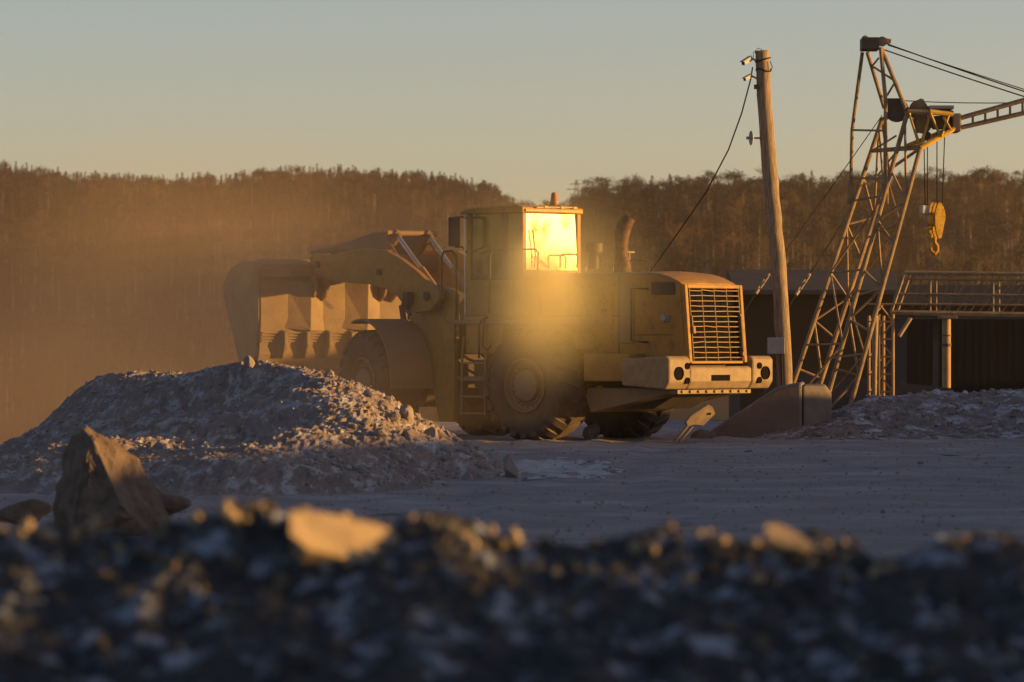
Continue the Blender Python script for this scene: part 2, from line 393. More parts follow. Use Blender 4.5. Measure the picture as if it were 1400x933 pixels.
# pointed boulder: a hand-shaped hull
def hull(name, pts, m, label, cat='rock', sub=3, amp=.03, group=None):
    import bmesh
    bm = bmesh.new()
    for p in pts: bm.verts.new(p)
    r = bmesh.ops.convex_hull(bm, input=bm.verts)
    bmesh.ops.delete(bm, geom=[g for g in r['geom_interior'] if isinstance(g, bmesh.types.BMVert)], context='VERTS')
    for _ in range(sub):
        bmesh.ops.subdivide_edges(bm, edges=bm.edges[:], cuts=1, use_grid_fill=True)
        bmesh.ops.triangulate(bm, faces=bm.faces[:])
    ctr = sum((v.co for v in bm.verts), Vector()) / len(bm.verts)
    for v in bm.verts:
        q = v.co * 6; n_ = noise.noise(q) * amp + noise.noise(q * 3.1) * amp * .5 + noise.noise(v.co * 2.3) * amp * 1.2
        v.co += (v.co - ctr).normalized() * n_
    mb = MB(); bm.verts.index_update(); mb.v = [tuple(v.co) for v in bm.verts]; mb.f = [tuple(v.index for v in f.verts) for f in bm.faces]; bm.free()
    return tag(obj(name, mb, m), label, cat, group)
D0 = 40
def Q(px, py, dd=0): return P(px, py, D0 + dd)
hull('boulder', [Q(112, 586, .1), Q(122, 590, .25), Q(96, 600, .1), Q(88, 640, .1), Q(72, 705, 0), Q(74, 740, .1), Q(124, 596, -.1), Q(150, 600, .25), Q(182, 622, .3), Q(205, 652, .35), Q(222, 680, .3),
                 Q(165, 690, -.35), Q(125, 655, -.25), Q(100, 735, -.3), Q(215, 740, -.2), Q(248, 740, .2), Q(110, 740, .8), Q(210, 735, .7), Q(215, 690, .4)],
     M['boulder'], 'large pointed boulder with sunlit right face standing left of the gravel mound', 'boulder', amp=.06)
rock('rock', 225, 690, 41, .26, .25, .17, 8, M['boulder'], 'low dark rock leaning on the right foot of the pointed boulder')
rock('rock', 30, 700, 38, .26, .2, .13, 9, M['boulder'], 'flat dark rock at the left edge of the picture beside the pointed boulder')
rock('rock', 697, 643, 57, .13, .13, .20, 12, M['stone'], 'upright square grey stone standing at the right tip of the gravel mound')
rock('rock', 341, 495, 62.6, .09, .09, .10, 15, M['stone'], 'small pale stone sitting on the highest point of the gravel mound')
rock('rock', 556, 566, 59.6, .10, .12, .22, 22, M['stone'], 'tall thin sunlit stone standing on the right shoulder of the gravel mound')
rock('rock', 590, 598, 59.3, .13, .12, .14, 23, M['stone'], 'rounded sunlit stone at the right edge of the mound shoulder')
rock('rock', 576, 662, 53.5, .12, .12, .13, 24, M['stone'], 'shaded grey stone low on the front of the gravel mound')
rock('rock', 1022, 620, 70.5, .10, .09, .055, 25, M['boulder'], 'small dark stone lying alone on the flat yard below the loader bumper')
rock('rock', 963, 596, 81, .26, .22, .20, 26, M['concrete'], 'grey stone under the loader between the leaning bracket and the concrete block')
for i, (px, py, d, s) in enumerate([(470, 590, 57, .11), (500, 570, 58, .1), (520, 598, 57.5, .12), (540, 585, 59, .12), (480, 612, 55.5, .09), (525, 556, 59.8, .1), (505, 545, 60.2, .09),
                                    (560, 610, 58, .11), (450, 622, 54.5, .09), (610, 632, 58, .1), (635, 628, 59, .1), (660, 640, 58, .12), (640, 655, 56.5, .1), (540, 630, 56, .1)]):
    p = P(px, py, d); z = mound_h(p.x, p.y) + s * .3
    mb = rock_mb((p.x, p.y, z), s, s * R.uniform(.7, 1), s * R.uniform(.6, 1.1), 40 + i, sub=2)
    tag(obj('rock', mb, M['stone']), 'fist to head sized broken stone on the right half of the gravel mound', 'rock', 'broken stones on the mound shoulder')

# rubble pile under the crane
pp = [pd(1040, 604, 80), pd(1100, 590, 81), pd(1150, 566, 83), pd(1190, 550, 85), pd(1250, 541, 86), pd(1310, 540, 87), pd(1370, 542, 87), pd(1440, 530, 87), pd(1520, 520, 87), pd(1620, 530, 87), pd(1250, 585, 82),
      pd(1340, 585, 82), pd(1430, 580, 82), pd(1540, 570, 82)]
for px, d in ((1030, 84), (1000, 78.5), (1090, 77.5), (1200, 77), (1320, 77), (1450, 77), (1600, 77), (1740, 82), (1120, 93), (1250, 95), (1400, 95), (1550, 95), (1060, 89)): pp.append((*P(px, 600, d)[:2], -.12))
fp = tps(pp)
def pile_h(x, y):
    h = fp(x, y); k = sm(-.05, .25, h)
    return h + k * (.09 * noise.noise((x * 1.6, y * 1.2, 4)) + .09 * abs(noise.noise((x * 4, y * 3, 5))) + .05 * abs(noise.noise((x * 11, y * 8, 6)))) - .01
pl = grid_obj('rubble_pile', np.arange(3.9, 14.5, .05), np.arange(76, 96, .1), pile_h, M['pile'], smooth=False)
tag(pl, 'low reddish rubble pile dusted with snow below the lattice crane', 'rubble pile')
sp = []
for _ in range(2600):
    x = R.uniform(4.2, 14); d = R.uniform(77.5, 90); h = pile_h(x, d)
    if h < .03: continue
    s = .02 + .07 * R.random() ** 3; sp.append((x, d, h + s * .2, s, R.randrange(10), R.uniform(0, 6.3), R.uniform(-.6, .6)))
tag(stamp_field('pile_rubble', sp, M['pile'], 'broken stones strewn over the reddish rubble pile'), cat='rubble')

# added bank outside the frame on the right: it keeps the low sun off the yard
def bank_top(y): return float(np.interp(y, [-15, 5, 11, 16, 30, 48, 54, 63, 72, 77.2, 77.6, 78.5, 78.9, 84.9, 85.4, 87.6, 88.2, 92, 105, 140], [3.12, 3.12, 3.13, 3.1, 3.0, 2.86, 2.74, 2.48, 2.42, 2.35, 1.8, 1.8, 2.3, 2.3, 3.9, 3.9, 2.1, 1.9, 1.9, 1.9]))  # crest peak and notch shaped to shade the bucket and light the bracket
def bank_h(x, y):
    t = bank_top(y) + .10 * noise.noise((y * .7, 1, 1)) + .07 * noise.noise((y * 2.3, 2, 1)) + .04 * noise.noise((y * 6, 2, 4))
    return max(-.1, t - abs(x - 22) * .6 + .05 * noise.noise((x * 2, y * 2, 7)))
bk = grid_obj('shade_bank', np.arange(16.5, 27.5, .3), np.arange(-15, 140, .3), bank_h, M['pile'])
tag(bk, 'unseen bank added beyond the right edge of the yard to shade it', 'shade bank')

# foreground berm
def fore_h(x, y):
    cr = P(700 + x / 13 * F, 0, 13)
    px = 700 + x / max(y, 1) * F
    ty = float(np.interp(px, [-300, 0, 250, 420, 600, 720, 860, 940, 1040, 1120, 1200, 1290, 1400, 1700], [712, 712, 704, 700, 704, 728, 730, 722, 740, 734, 740, 728, 742, 742]))
    zc = CAMZ - (ty - HZ) / F * 13.2
    if y <= 13.2: z = zc - (13.2 - y) * .24 - .03 * (13.2 - y) ** 2 * .5
    else: z = zc - (y - 13.2) ** 1.3 * .6
    n = .085 * noise.noise((x * 3, y * 2.5, 1)) + .03 * noise.noise((x * 7, y * 6, 11)) + .045 * abs(noise.noise((x * 9, y * 7, 2))) + .03 * abs(noise.noise((x * 19, y * 15, 3))) + .012 * noise.noise((x * 45, y * 35, 4))
    return max(z - .035 + n, -.1)
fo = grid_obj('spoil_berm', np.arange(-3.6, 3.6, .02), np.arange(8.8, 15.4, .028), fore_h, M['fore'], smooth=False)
tag(fo, 'dark blurred berm of spoil and snow patches across the bottom of the picture', 'spoil berm')
sp = []
for _ in range(3800):
    x = R.uniform(-2.4, 2.4); y = R.uniform(10.2, 14); s = .006 + .026 * R.random() ** 3
    sp.append((x, y, fore_h(x, y) + s * .3, s, R.randrange(10), R.uniform(0, 6.3), R.uniform(-.6, .6)))
tag(stamp_field('berm_rubble', sp, M['fore'], 'dark broken stones covering the blurred foreground berm'), cat='rubble')
D0 = 12.9
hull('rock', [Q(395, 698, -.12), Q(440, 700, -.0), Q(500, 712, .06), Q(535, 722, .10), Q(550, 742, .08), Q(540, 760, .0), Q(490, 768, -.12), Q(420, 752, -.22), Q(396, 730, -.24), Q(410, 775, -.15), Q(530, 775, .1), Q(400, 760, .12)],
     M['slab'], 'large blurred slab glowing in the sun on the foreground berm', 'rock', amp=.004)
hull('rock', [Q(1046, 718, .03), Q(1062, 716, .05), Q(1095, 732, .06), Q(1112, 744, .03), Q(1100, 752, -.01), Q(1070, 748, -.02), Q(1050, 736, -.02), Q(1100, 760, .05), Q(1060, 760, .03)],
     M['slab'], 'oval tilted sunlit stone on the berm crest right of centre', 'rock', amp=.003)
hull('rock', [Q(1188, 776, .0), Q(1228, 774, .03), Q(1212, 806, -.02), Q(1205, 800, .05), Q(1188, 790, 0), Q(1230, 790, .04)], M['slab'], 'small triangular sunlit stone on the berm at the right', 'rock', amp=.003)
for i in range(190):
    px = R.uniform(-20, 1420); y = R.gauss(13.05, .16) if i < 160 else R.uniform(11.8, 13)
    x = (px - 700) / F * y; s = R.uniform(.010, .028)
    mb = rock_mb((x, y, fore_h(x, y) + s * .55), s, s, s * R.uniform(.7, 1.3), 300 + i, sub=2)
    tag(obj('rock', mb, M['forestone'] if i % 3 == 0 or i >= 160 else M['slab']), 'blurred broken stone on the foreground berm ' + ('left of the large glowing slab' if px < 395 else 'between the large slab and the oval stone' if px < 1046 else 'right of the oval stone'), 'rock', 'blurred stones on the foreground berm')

# ------------------------------------------------------------------ wheel loader
AR = rad(43); AF = rad(60)
RO = Vector((1.30, 80.0, 0)); fR = Vector((-math.cos(AR), math.sin(AR), 0)); lR = Vector((-math.sin(AR), -math.cos(AR), 0))
PIV = RO + fR * 2.27
fF = Vector((-math.cos(AF), math.sin(AF), 0)); lF = Vector((-math.sin(AF), -math.cos(AF), 0)); FO = PIV + fF * 2.27
def T(u, v, z): return RO + fR * u + lR * v + Vector((0, 0, z))
def G(u, v, z): return FO + fF * u + lF * v + Vector((0, 0, z))
def inv(px, py, o, n, val, f):
    r = Vector(((px - 700) / F, 1, -(py - HZ) / F)); c = Vector((0, 0, CAMZ))
    t = (val - (c - o).dot(n)) / r.dot(n); q = c + r * t
    return ((q - o).dot(f), q.z)
def ru(px, py, v): return inv(px, py, RO, lR, v, fR)       # side plane of the rear frame -> (u,z)
def rv(px, py, u): return inv(px, py, RO, fR, u, lR)       # cross plane -> (v,z)
def fu(px, py, v): return inv(px, py, FO, lF, v, fF)
def fv(px, py, u): return inv(px, py, FO, fF, u, lF)
L = empty('wheel_loader', (PIV.x, PIV.y, 0), 'big dusty yellow wheel loader with its bucket raised and sun flaring in its cab window', 'wheel loader')

def add_wheel(c, v_out, TT, side):
    # side +1: outer face towards +v
    we = bpy.data.objects.new('wheel', None); C.objects.link(we); we.parent = L
    cz = 1.035; p = TT(c, 0, 0); we.location = Vector((p.x, p.y, 0)) - wloc(L)
    Ro, w_ = .975, .80; vi = v_out - side * w_
    def V(k): return vi + side * w_ * k
    prof = [(.47, V(.10)), (.56, V(.02)), (.72, V(-.02)), (.86, V(.02)), (.95, V(.10)), (Ro, V(.3)), (Ro + .01, V(.5)), (Ro, V(.7)), (.95, V(.90)), (.86, V(.98)), (.72, V(1.02)), (.56, V(.98)), (.47, V(.90)), (.47, V(.10))]
    mb = MB().lathe(prof, (c, cz), TT, 64)
    n = 22
    for i in range(n):
        for hs in (0, 1):
            t0 = 2 * math.pi * (i + .5 * hs) / n; w2 = .085; sk = .09
            pts = []
            rows = [(-.01 if hs == 0 else 1.01, 0, .87, .955), (.10 if hs == 0 else .90, .02, .93, 1.02), (.52 if hs == 0 else .48, sk + .05, .95, 1.042)]
            for k, ta, r0, r1 in rows:
                for r_ in (r0, r1):
                    for s_ in (-1, 1):
                        a = t0 + ta + s_ * w2 * (1.0 if r_ == r0 else .8)
                        pts.append(TT(c + r_ * math.cos(a), V(k), cz + r_ * math.sin(a)))
            mb.add(pts, [(0, 1, 3, 2), (4, 5, 1, 0), (2, 3, 7, 6), (0, 2, 6, 4), (1, 5, 7, 3), (8, 9, 5, 4), (6, 7, 11, 10), (4, 6, 10, 8), (5, 9, 11, 7), (8, 10, 11, 9)])
    obj('tyre', mb, M['rubber'], we, smooth=True)
    o = v_out
    def O(k): return o - side * k
    rp = [(.49, O(.06)), (.50, O(.02)), (.475, O(.0)), (.455, O(.03)), (.44, O(.10)), (.40, O(.12)), (.36, O(.13)), (.34, O(.10)), (.325, O(.10)), (.315, O(.17)), (.29, O(.17)), (.285, O(.05)), (.25, O(.02)), (.1, O(.0)), (.0, O(.0))]
    mb = MB().lathe(rp, (c, cz), TT, 40)
    for i in range(20):
        a = 2 * math.pi * i / 20; q = TT(c + .38 * math.cos(a), O(.13), cz + .38 * math.sin(a)); q2 = TT(c + .38 * math.cos(a), O(.09), cz + .38 * math.sin(a))
        mb.tube(q, q2, .016, 6)
    obj('rim', mb, M['rim'], we, smooth=True)
for s_ in (1, -1):
    add_wheel(0, s_ * 1.6, T, s_); add_wheel(0, s_ * 1.6, G, s_)

# rear frame, axles, belly
mb = MB().prism([(-3.0, 1.0), (-2.2, .62), (-1.0, .62), (-.6, .8), (1.9, .8), (2.25, 1.0), (2.25, 1.5), (-3.0, 1.5)], -.55, .55, T)
obj('rear_frame', mb, M['dark'], L, bevel=.03)
mb = MB(); mb.tube(T(0, -1.3, 1.03), T(0, 1.3, 1.03), .24, 14); mb.tube(T(0, -.35, 1.0), T(0, .35, 1.0), .42, 16)
obj('rear_axle', mb, M['dark'], L, smooth=True)
mb = MB(); mb.tube(G(0, -1.3, 1.03), G(0, 1.3, 1.03), .24, 14); mb.tube(G(0, -.35, 1.0), G(0, .35, 1.0), .42, 16)
obj('front_axle', mb, M['dark'], L, smooth=True)
# belly pan sloping under the counterweight
a0 = ru(905, 545, 1.2)[0]
mb = MB().prism([(-3.12, .93), (-3.12, 1.0), (-.9, 1.0), (-1.1, .55)], -1.0, 1.0, T)
obj('belly_pan', mb, M['tan'], L, bevel=.02)
mb = MB().box(-3.2, -3.0, -1.02, 1.02, .90, .975, T)
for k in range(9): mb.tube(T(-3.23, -.9 + k * .225, .94), T(-3.19, -.9 + k * .225, .94), .028, 6)
obj('tow_plate', mb, M['plate'], L, bevel=.01)

# hood
hood = [(.85, 1.55), (.85, 3.08), (-2.30, 3.09), (-2.55, 3.065), (-2.8, 3.0), (-3.0, 2.92), (-3.08, 2.87), (-3.20, 1.5)]
mb = MB()
def crown(v): return -.035 * (v / .8) ** 2 - (.05 if abs(v) > .78 else 0)
vs_list = [-.8, -.74, -.5, -.2, 0, .2, .5, .74, .8]
n = len(hood)
mb.v = [tuple(T(u, v, z + (crown(v) + .02 if 0 < i < 7 else 0))) for v in vs_list for i, (u, z) in enumerate(hood)]
for j in range(len(vs_list) - 1):
    for i in range(n): mb.f.append((j * n + i, j * n + (i + 1) % n, (j + 1) * n + (i + 1) % n, (j + 1) * n + i))
mb.f += [tuple(range(n)), tuple(range((len(vs_list) - 1) * n, len(vs_list) * n))]
hd = obj('hood', mb, M['yellow'], L, bevel=.015)
mb = MB().box(-2.95, -2.25, -.78, .78, 3.095, 3.11, T) if False else MB()
mb.box(-1.63, -1.61, .795, .812, 1.6, 3.04, T)
for v in (.35, -.3): mb.box(-3.02, -1.7, v - .006, v + .006, 3.075, 3.085, T) if False else None
mb.box(-1.6, .8, .796, .808, 2.30, 2.315, T); mb.box(-.42, -.405, .796, .809, 2.32, 3.04, T); mb.box(-2.9, -1.64, .796, .808, 1.95, 1.962, T)
for k in range(6): mb.box(-.30 + k * .07, -.27 + k * .07, .797, .81, 2.75, 2.95, T)
obj('panel_seam', mb, M['dark'], hd)
def side_rect(x0, y0, x1, y1, v=.8):
    u0, z0 = ru(x0, y0, v); u1, z1 = ru(x1, y1, v); return sorted((u0, u1)) + sorted((z0, z1))
u0, u1, z0, z1 = side_rect(848, 388, 867, 470); obj('side_door', MB().box(u0, u1, .79, .83, z0, z1, T), M['tan'], hd, bevel=.01)
u0, u1, z0, z1 = side_rect(891, 386, 923, 403); obj('side_vent', MB().box(u0, u1, .79, .815, z0, z1, T), M['dark'], hd, bevel=.005)
a = ru(886, 395, .8); b = ru(869, 395, .8); c = ru(869, 466, .8); d_ = ru(886, 468, .8)
obj('handle', MB().path([T(a[0], .8, a[1]), T(a[0], .92, a[1]), T(b[0], .92, b[1]), T(c[0], .92, c[1]), T(d_[0], .92, d_[1]), T(d_[0], .8, d_[1])], .018, 8), M['black'], hd, smooth=True)
a = ru(911, 435, .8); obj('marker_lamp', MB().tube(T(a[0], .8, a[1]), T(a[0], .9, a[1]), .06, 12).box(a[0] - .07, a[0] + .05, .8, .83, a[1] - .07, a[1] + .07, T), M['grey'], hd, bevel=.008)
u0, u1, z0, z1 = side_rect(796, 398, 838, 446); obj('side_door', MB().box(u0, u1, .79, .825, z0, z1, T), M['yellow'], hd, bevel=.01)
a = ru(828, 425, .8); obj('latch', MB().box(a[0] - .05, a[0] + .05, .82, .86, a[1] - .03, a[1] + .03, T), M['dark'], hd)
# frame round the grille
gb, gt = 1.46, 2.86
def gu(z): return -3.20 + (z - 1.5) / 1.37 * .12
def GR(v, z, off): return T(gu(z) - off, v, z)
gr = bpy.data.objects.new('grille', None); C.objects.link(gr); gr.parent = L; q = GR(0, 1.5, 0); gr.location = q - wloc(L)
mb = MB()
def gbox(v0, v1, z0, z1, o0, o1):
    pts = [GR(v, z, o) for v in (v0, v1) for z in (z0, z1) for o in (o0, o1)]
    mb.add(pts, [(0, 1, 3, 2), (4, 6, 7, 5), (0, 4, 5, 1), (2, 3, 7, 6), (0, 2, 6, 4), (1, 5, 7, 3)])
gbox(.72, .80, gb, gt, .0, .10); gbox(-.80, -.72, gb, gt, .0, .10); gbox(-.72, .72, gt - .07, gt, .0, .10); gbox(-.72, .72, gb - .02, gb + .03, 0, .07)
obj('grille_frame', mb, M['yellow'], gr, bevel=.015)
mb = MB(); gbox(-.72, .72, gb + .03, gt - .07, -.01, .006); obj('radiator_core', mb, M['core'], gr)
mb = MB()
nl = 14
for k in range(nl):
    zc = gb + .09 + k * (gt - .07 - gb - .13) / (nl - 1)
    for j in range(4):
        v0 = -.68 + j * .34 + .012; v1 = v0 + .316
        bent = 3 if R.random() < .12 else 1; dz = .005 * bent * R.uniform(-1, 1); dz2 = .005 * bent * R.uniform(-1, 1)
        pts = [GR(v, zc + zz + (dz if v == v0 else dz2), o) for v in (v0, v1) for (o, zz) in ((.012, .006), (.098, .007), (.098, -.009), (.012, .0))]
        mb.add(pts, [(0, 1, 2, 3), (4, 7, 6, 5), (0, 4, 5, 1), (1, 5, 6, 2), (2, 6, 7, 3), (3, 7, 4, 0)])
obj('louvre', mb, M['tan'], gr, label='rows of bent horizontal grille louvres')
mb = MB()
for j in range(5): v = -.68 + j * .34; gbox(v - .006, v + .006, gb + .03, gt - .07, .085, .10)
obj('grille_bar', mb, M['tan'], gr)
mb = MB(); mb.tube(GR(-.66, 2.3, .13), GR(-.66, 1.55, .13), .022, 8); mb.tube(GR(-.66, 1.62, .10), GR(-.66, 1.62, .16), .05, 8); gbox(-.72, -.64, 2.25, 2.33, .1, .14)
obj('latch_rod', mb, M['tan'], gr)
mb = MB(); gbox(.63, .70, 1.98, 2.10, .1, .15); gbox(.655, .685, 2.10, 2.3, .10, .12); obj('latch', mb, M['tan'], gr, bevel=.01)
# bumper / counterweight
zb0, zb1 = .985, 1.58
bp = bpy.data.objects.new('bumper', None); C.objects.link(bp); bp.parent = L; bp.location = T(-2.9, 0, 1.0) - wloc(L)
mb = MB()
mb.prism([(-2.25, 1.05), (-2.25, zb1 - .05), (-3.30, zb1), (-3.37, zb1 - .06), (-3.37, zb0 + .14), (-3.27, zb0)], .86, 1.45, T)
mb.prism([(-2.25, 1.05), (-2.25, zb1 - .05), (-3.30, zb1), (-3.37, zb1 - .06), (-3.37, zb0 + .14), (-3.27, zb0)], -1.45, -.86, T)
mb.prism([(-2.25, 1.05), (-2.25, 1.3), (-3.30, 1.40), (-3.36, 1.36), (-3.36, zb0 + .14), (-3.27, zb0)], -.86, .86, T)
obj('counterweight', mb, M['plate'], bp, bevel=.04)
def lamp(v, z, r):
    mb = MB().lathe([(r * 1.05, -3.35), (r * 1.05, -3.39), (r * .9, -3.392), (r * .85, -3.376), (0, -3.378)], (0, 0), lambda a_, b_, c_: T(b_, v + a_, z + c_), 20)
    return obj('tail_light', mb, M['core'], bp, smooth=True)
for v in (1.18, -1.22): lamp(v, 1.27, .115)
for s_ in (1, -1):
    for z in (1.40, 1.14): lamp(s_ * (.95 if s_ > 0 else 1.05) , z, .055)
mb = MB().box(-3.368, -3.35, -.24, .28, 1.13, 1.24, T); obj('tow_slot', mb, M['core'], bp, bevel=.01)
# tow ring behind the left rear tyre
a = ru(820, 540, 1.0); cu, cz_ = a
ring = [T(cu + .09 * math.cos(t) , .95, cz_ + .12 * math.sin(t)) for t in [2 * math.pi * i / 20 for i in range(20)]]
obj('tow_ring', MB().path([RO + (p - RO) for p in [Vector((P(820, 537, 78.6).x + .065 * math.cos(t), 78.6 - .06 * math.cos(t), P(820, 537, 78.6).z + .105 * math.sin(t))) for t in [2 * math.pi * i / 20 for i in range(20)]]], .028, 8, closed=True)
    .tube(P(818, 546, 78.6), P(812, 556, 78.7), .05, 8).tube(P(812, 552, 78.7), P(806, 552, 79.3), .03, 8), M['craney'], L, smooth=True)

# side decks over rear wheels
for s_ in (1, -1):
    mb = MB().box(-1.15, 2.15, s_ * .8, s_ * 1.42, 2.16, 2.24, T) if s_ > 0 else MB().box(-1.15, 2.15, -1.42, -.8, 2.16, 2.24, T)
    obj('deck', mb, M['tan'], L, bevel=.01)
    mb = MB().shell([(-1.05, 1.7), (-.95, 1.95), (-.6, 2.14), (.5, 2.16), (.95, 2.0), (1.2, 1.6), (1.25, 1.3)], .03, s_ * .8, s_ * 1.3, T)
    obj('fender', mb, M['yellow'], L)
# engine side tray below hood
for s_ in (1, -1):
    mb = MB().box(-2.25, -1.15, min(s_ * .6, s_ * 1.25), max(s_ * .6, s_ * 1.25), 1.12, 1.62, T); obj('side_tank', mb, M['yellow'], L, bevel=.03)
# cab
cb = bpy.data.objects.new('cab', None); C.objects.link(cb); cb.parent = L; cb.location = T(1.5, 0, 2.2) - wloc(L)
U0, U1, VC = .76, 2.2, .80
ZT = 4.22
mb = MB(); mb.box(U0, U1, -VC, VC, 2.24, 2.98, T)
obj('cab_body', mb, M['yellow'], cb, bevel=.03)
mb = MB()
for (u, v) in ((U0 + .05, VC - .05), (U0 + .05, -VC + .05), (U1 - .05, VC - .05), (U1 - .05, -VC + .05)):
    obj('cab_pillar', MB().box(u - .05, u + .05, v - .05, v + .05, 2.98, ZT, T), M['yellow'], cb, bevel=.012)
for s_ in (1, -1):
    y0, y1 = sorted((s_ * (VC - .1), s_ * (VC - .005))); obj('cab_pillar', MB().box(1.16, 1.28, y0, y1, 2.98, ZT, T), M['dark'], cb, bevel=.012)
obj('window_sill', MB().box(U0 + .012, U0 + .08, -VC + .1, VC - .1, 2.985, 3.16, T), M['yellow'], cb)
mb = MB().prism([(U0 - .03, ZT), (U0 - .03, ZT + .10), (U0 + .1, ZT + .14), (U1 - .1, ZT + .10), (U1 + .13, ZT + .04), (U1 + .13, ZT)], -VC - .04, VC + .04, T)
obj('cab_roof', mb, M['yellow'], cb, bevel=.03)
mb = MB().box(U0 - .06, U0 - .032, -VC + .02, VC - .02, ZT + .02, ZT + .07, T)
mb.tube(T(U0 - .06, -.5, ZT + .12), T(U0 - .06, .5, ZT + .10), .018, 6)
for v in (-.55, -.2, .25): mb.box(U0 - .09, U0 + .0, v - .05, v + .05, ZT + .09, ZT + .135, T)
obj('roof_trim', mb, M['craney'], cb, bevel=.006)
# glass: rear window leans a little
tl = math.tan(rad(1.5))
def gl(u, z): return u + (z - 3.16) * tl * 0
mb = MB().prism([(U0 + .0, 3.165), (U0 + .01, 3.165), (U0 + .05, ZT - .01), (U0 + .04, ZT - .01)], -VC + .095, VC - .095, T)
obj('rear_window', mb, M['glass'], cb)
for s_ in (1, -1):
    y0, y1 = sorted((s_ * (VC - .03), s_ * (VC - .022)))
    obj('side_window', MB().box(U0 + .105, 1.155, y0, y1, 2.99, ZT - .01, T), M['glass_side'], cb)
    dr = obj('door', MB().box(1.29, U1 - .11, y0 - .0, y1 + .0, 2.99, 3.08, T).box(1.29, 1.33, y0, y1, 3.08, ZT - .005, T).box(U1 - .15, U1 - .11, y0, y1, 3.08, ZT - .005, T), M['dark'], cb)
    obj('door_window', MB().box(1.33, U1 - .15, y0 + .001, y1 - .001, 3.08, ZT - .01, T), M['glass_side'], dr)
obj('windscreen', MB().box(U1 - .04, U1 - .03, -VC + .105, VC - .105, 2.99, ZT - .01, T), M['glass_side'], cb)
obj('wiper', MB().path([T(U0 - .03, .52, 3.2), T(U0 - .04, .50, 3.45), T(U0 - .03, .56, 3.9)], .012, 6).tube(T(U0 - .03, .5, 3.42), T(U0 - .03, .1, 3.2), .01, 6), M['black'], cb)
# seat and wheel inside
mb = MB().box(1.1, 1.6, -.28, .28, 2.99, 3.15, T).box(1.02, 1.12, -.27, .27, 3.15, 3.75, T)
obj('seat', mb, M['black'], cb, bevel=.03)
obj('steering_wheel', MB().path([T(1.9 + .12 * math.cos(t) * .5, .2 * math.sin(t), 3.35 + .12 * math.cos(t)) for t in [2 * math.pi * i / 16 for i in range(16)]], .015, 6, closed=True).tube(T(1.9, 0, 3.35), T(2.0, 0, 3.0), .03), M['black'], cb)
# beacon
a = rv(763, 275, 1.0)
va = a[0]
mb = MB().lathe([(0, 0), (.075, 0), (.085, .03), (.07, .08), (.05, .22), (.0, .235)], (0, 0), lambda a_, b_, c_: T(1.1 + a_, va + c_, ZT + .18 + b_), 16)
obj('beacon', mb, M['beacon'], cb, smooth=True)
obj('beacon_bracket', MB().tube(T(1.1, va, ZT + .09), T(1.1, va, ZT + .2), .02, 8).box(1.02, 1.18, va - .08, va + .08, ZT + .165, ZT + .18, T), M['dark'], cb)
# mirror
p0 = P(613, 297, 80.6); p1 = P(629, 337, 80.6)
mr = obj('mirror', MB().box(p0.x, p1.x, 80.55, 80.62, p1.z, p0.z), M['dark'], cb, bevel=.02)
obj('mirror_arm', MB().path([T(U1, VC, 4.15), P(632, 297, 80.6), P(622, 297, 80.62)], .015, 6).path([T(U1, VC, 3.5), P(632, 338, 80.6), P(622, 338, 80.62)], .015, 6), M['dark'], cb)
# handrails
def rail(pts, r=.018, m='dark'): return obj('handrail', MB().path(pts, r, 8), M[m], L, smooth=True)
def rp_(px, py, v): u, z = ru(px, py, v); return T(u, v, z)
def rr_(px, py, u): v, z = rv(px, py, u); return T(u, v, z)
def gp_(px, py, v): u, z = fu(px, py, v); return G(u, v, z)
rail([rp_(604, 400, 1.3), rp_(604, 352, 1.3), rp_(607, 344, 1.3), rp_(618, 343, 1.3), rp_(624, 350, 1.3), rp_(624, 395, 1.3), rp_(622, 470, 1.3)])
rail([rp_(669, 428, 1.38), rp_(670, 350, 1.38), rp_(674, 342, 1.38), rp_(700, 341, 1.38), rp_(732, 341, 1.38), rp_(736, 346, 1.38), rp_(735, 366, 1.38), rp_(740, 428, 1.38)])
rail([rp_(702, 341, 1.38), rp_(702, 400, 1.38), rp_(703, 430, 1.38)], .014)
rail([rr_(766, 366, .6), rr_(766, 351, .6), rr_(768, 348, .6), rr_(788, 348, .6), rr_(790, 351, .6), rr_(789, 366, .6)], .016)
rail([rp_(636, 440, 1.1), rp_(635, 300, 1.1), rp_(637, 294, .9)], .014, 'rod')
rail([rp_(655, 490, 1.45), rp_(655, 445, 1.45), rp_(659, 438, 1.45), rp_(666, 434, 1.45)], .02, 'black')
rail([rp_(662, 436, 1.44), rp_(660, 474, 1.44), rp_(666, 479, 1.44), rp_(672, 472, 1.44)], .016, 'black')
# step box and ladder
u0, u1, z0, z1 = side_rect(637, 432, 688, 484, 1.35)
sb = obj('battery_box', MB().box(u0, u1, .82, 1.36, z0, z1, T), M['yellow'], L, bevel=.03)
obj('battery_box_lid', MB().box(u0 - .01, u1 + .01, .81, 1.375, z1 + .003, z1 + .05, T).box(u0 + .38, u0 + .40, 1.361, 1.37, z0 + .03, z1 - .03, T), M['tan'], sb, bevel=.008)
ua, za = ru(632, 486, 1.42); ub, _ = ru(664, 486, 1.42)
_, zl = ru(650, 568, 1.42)
ld = bpy.data.objects.new('ladder', None); C.objects.link(ld); ld.parent = L; ld.location = T(ua, 1.42, zl) - wloc(L)
obj('ladder_rail', MB().path([T(ua, 1.38, za + .35), T(ua, 1.42, za), T(ua, 1.44, zl)], .022, 8), M['tan'], ld)
obj('ladder_rail', MB().path([T(ub, 1.38, za + .1), T(ub, 1.42, za), T(ub, 1.44, zl)], .022, 8), M['tan'], ld)
for k in range(4):
    z = zl + .02 + k * .31
    obj('rung', MB().box(ub, ua, 1.33, 1.46, z, z + .03, T), M['tan'], ld)
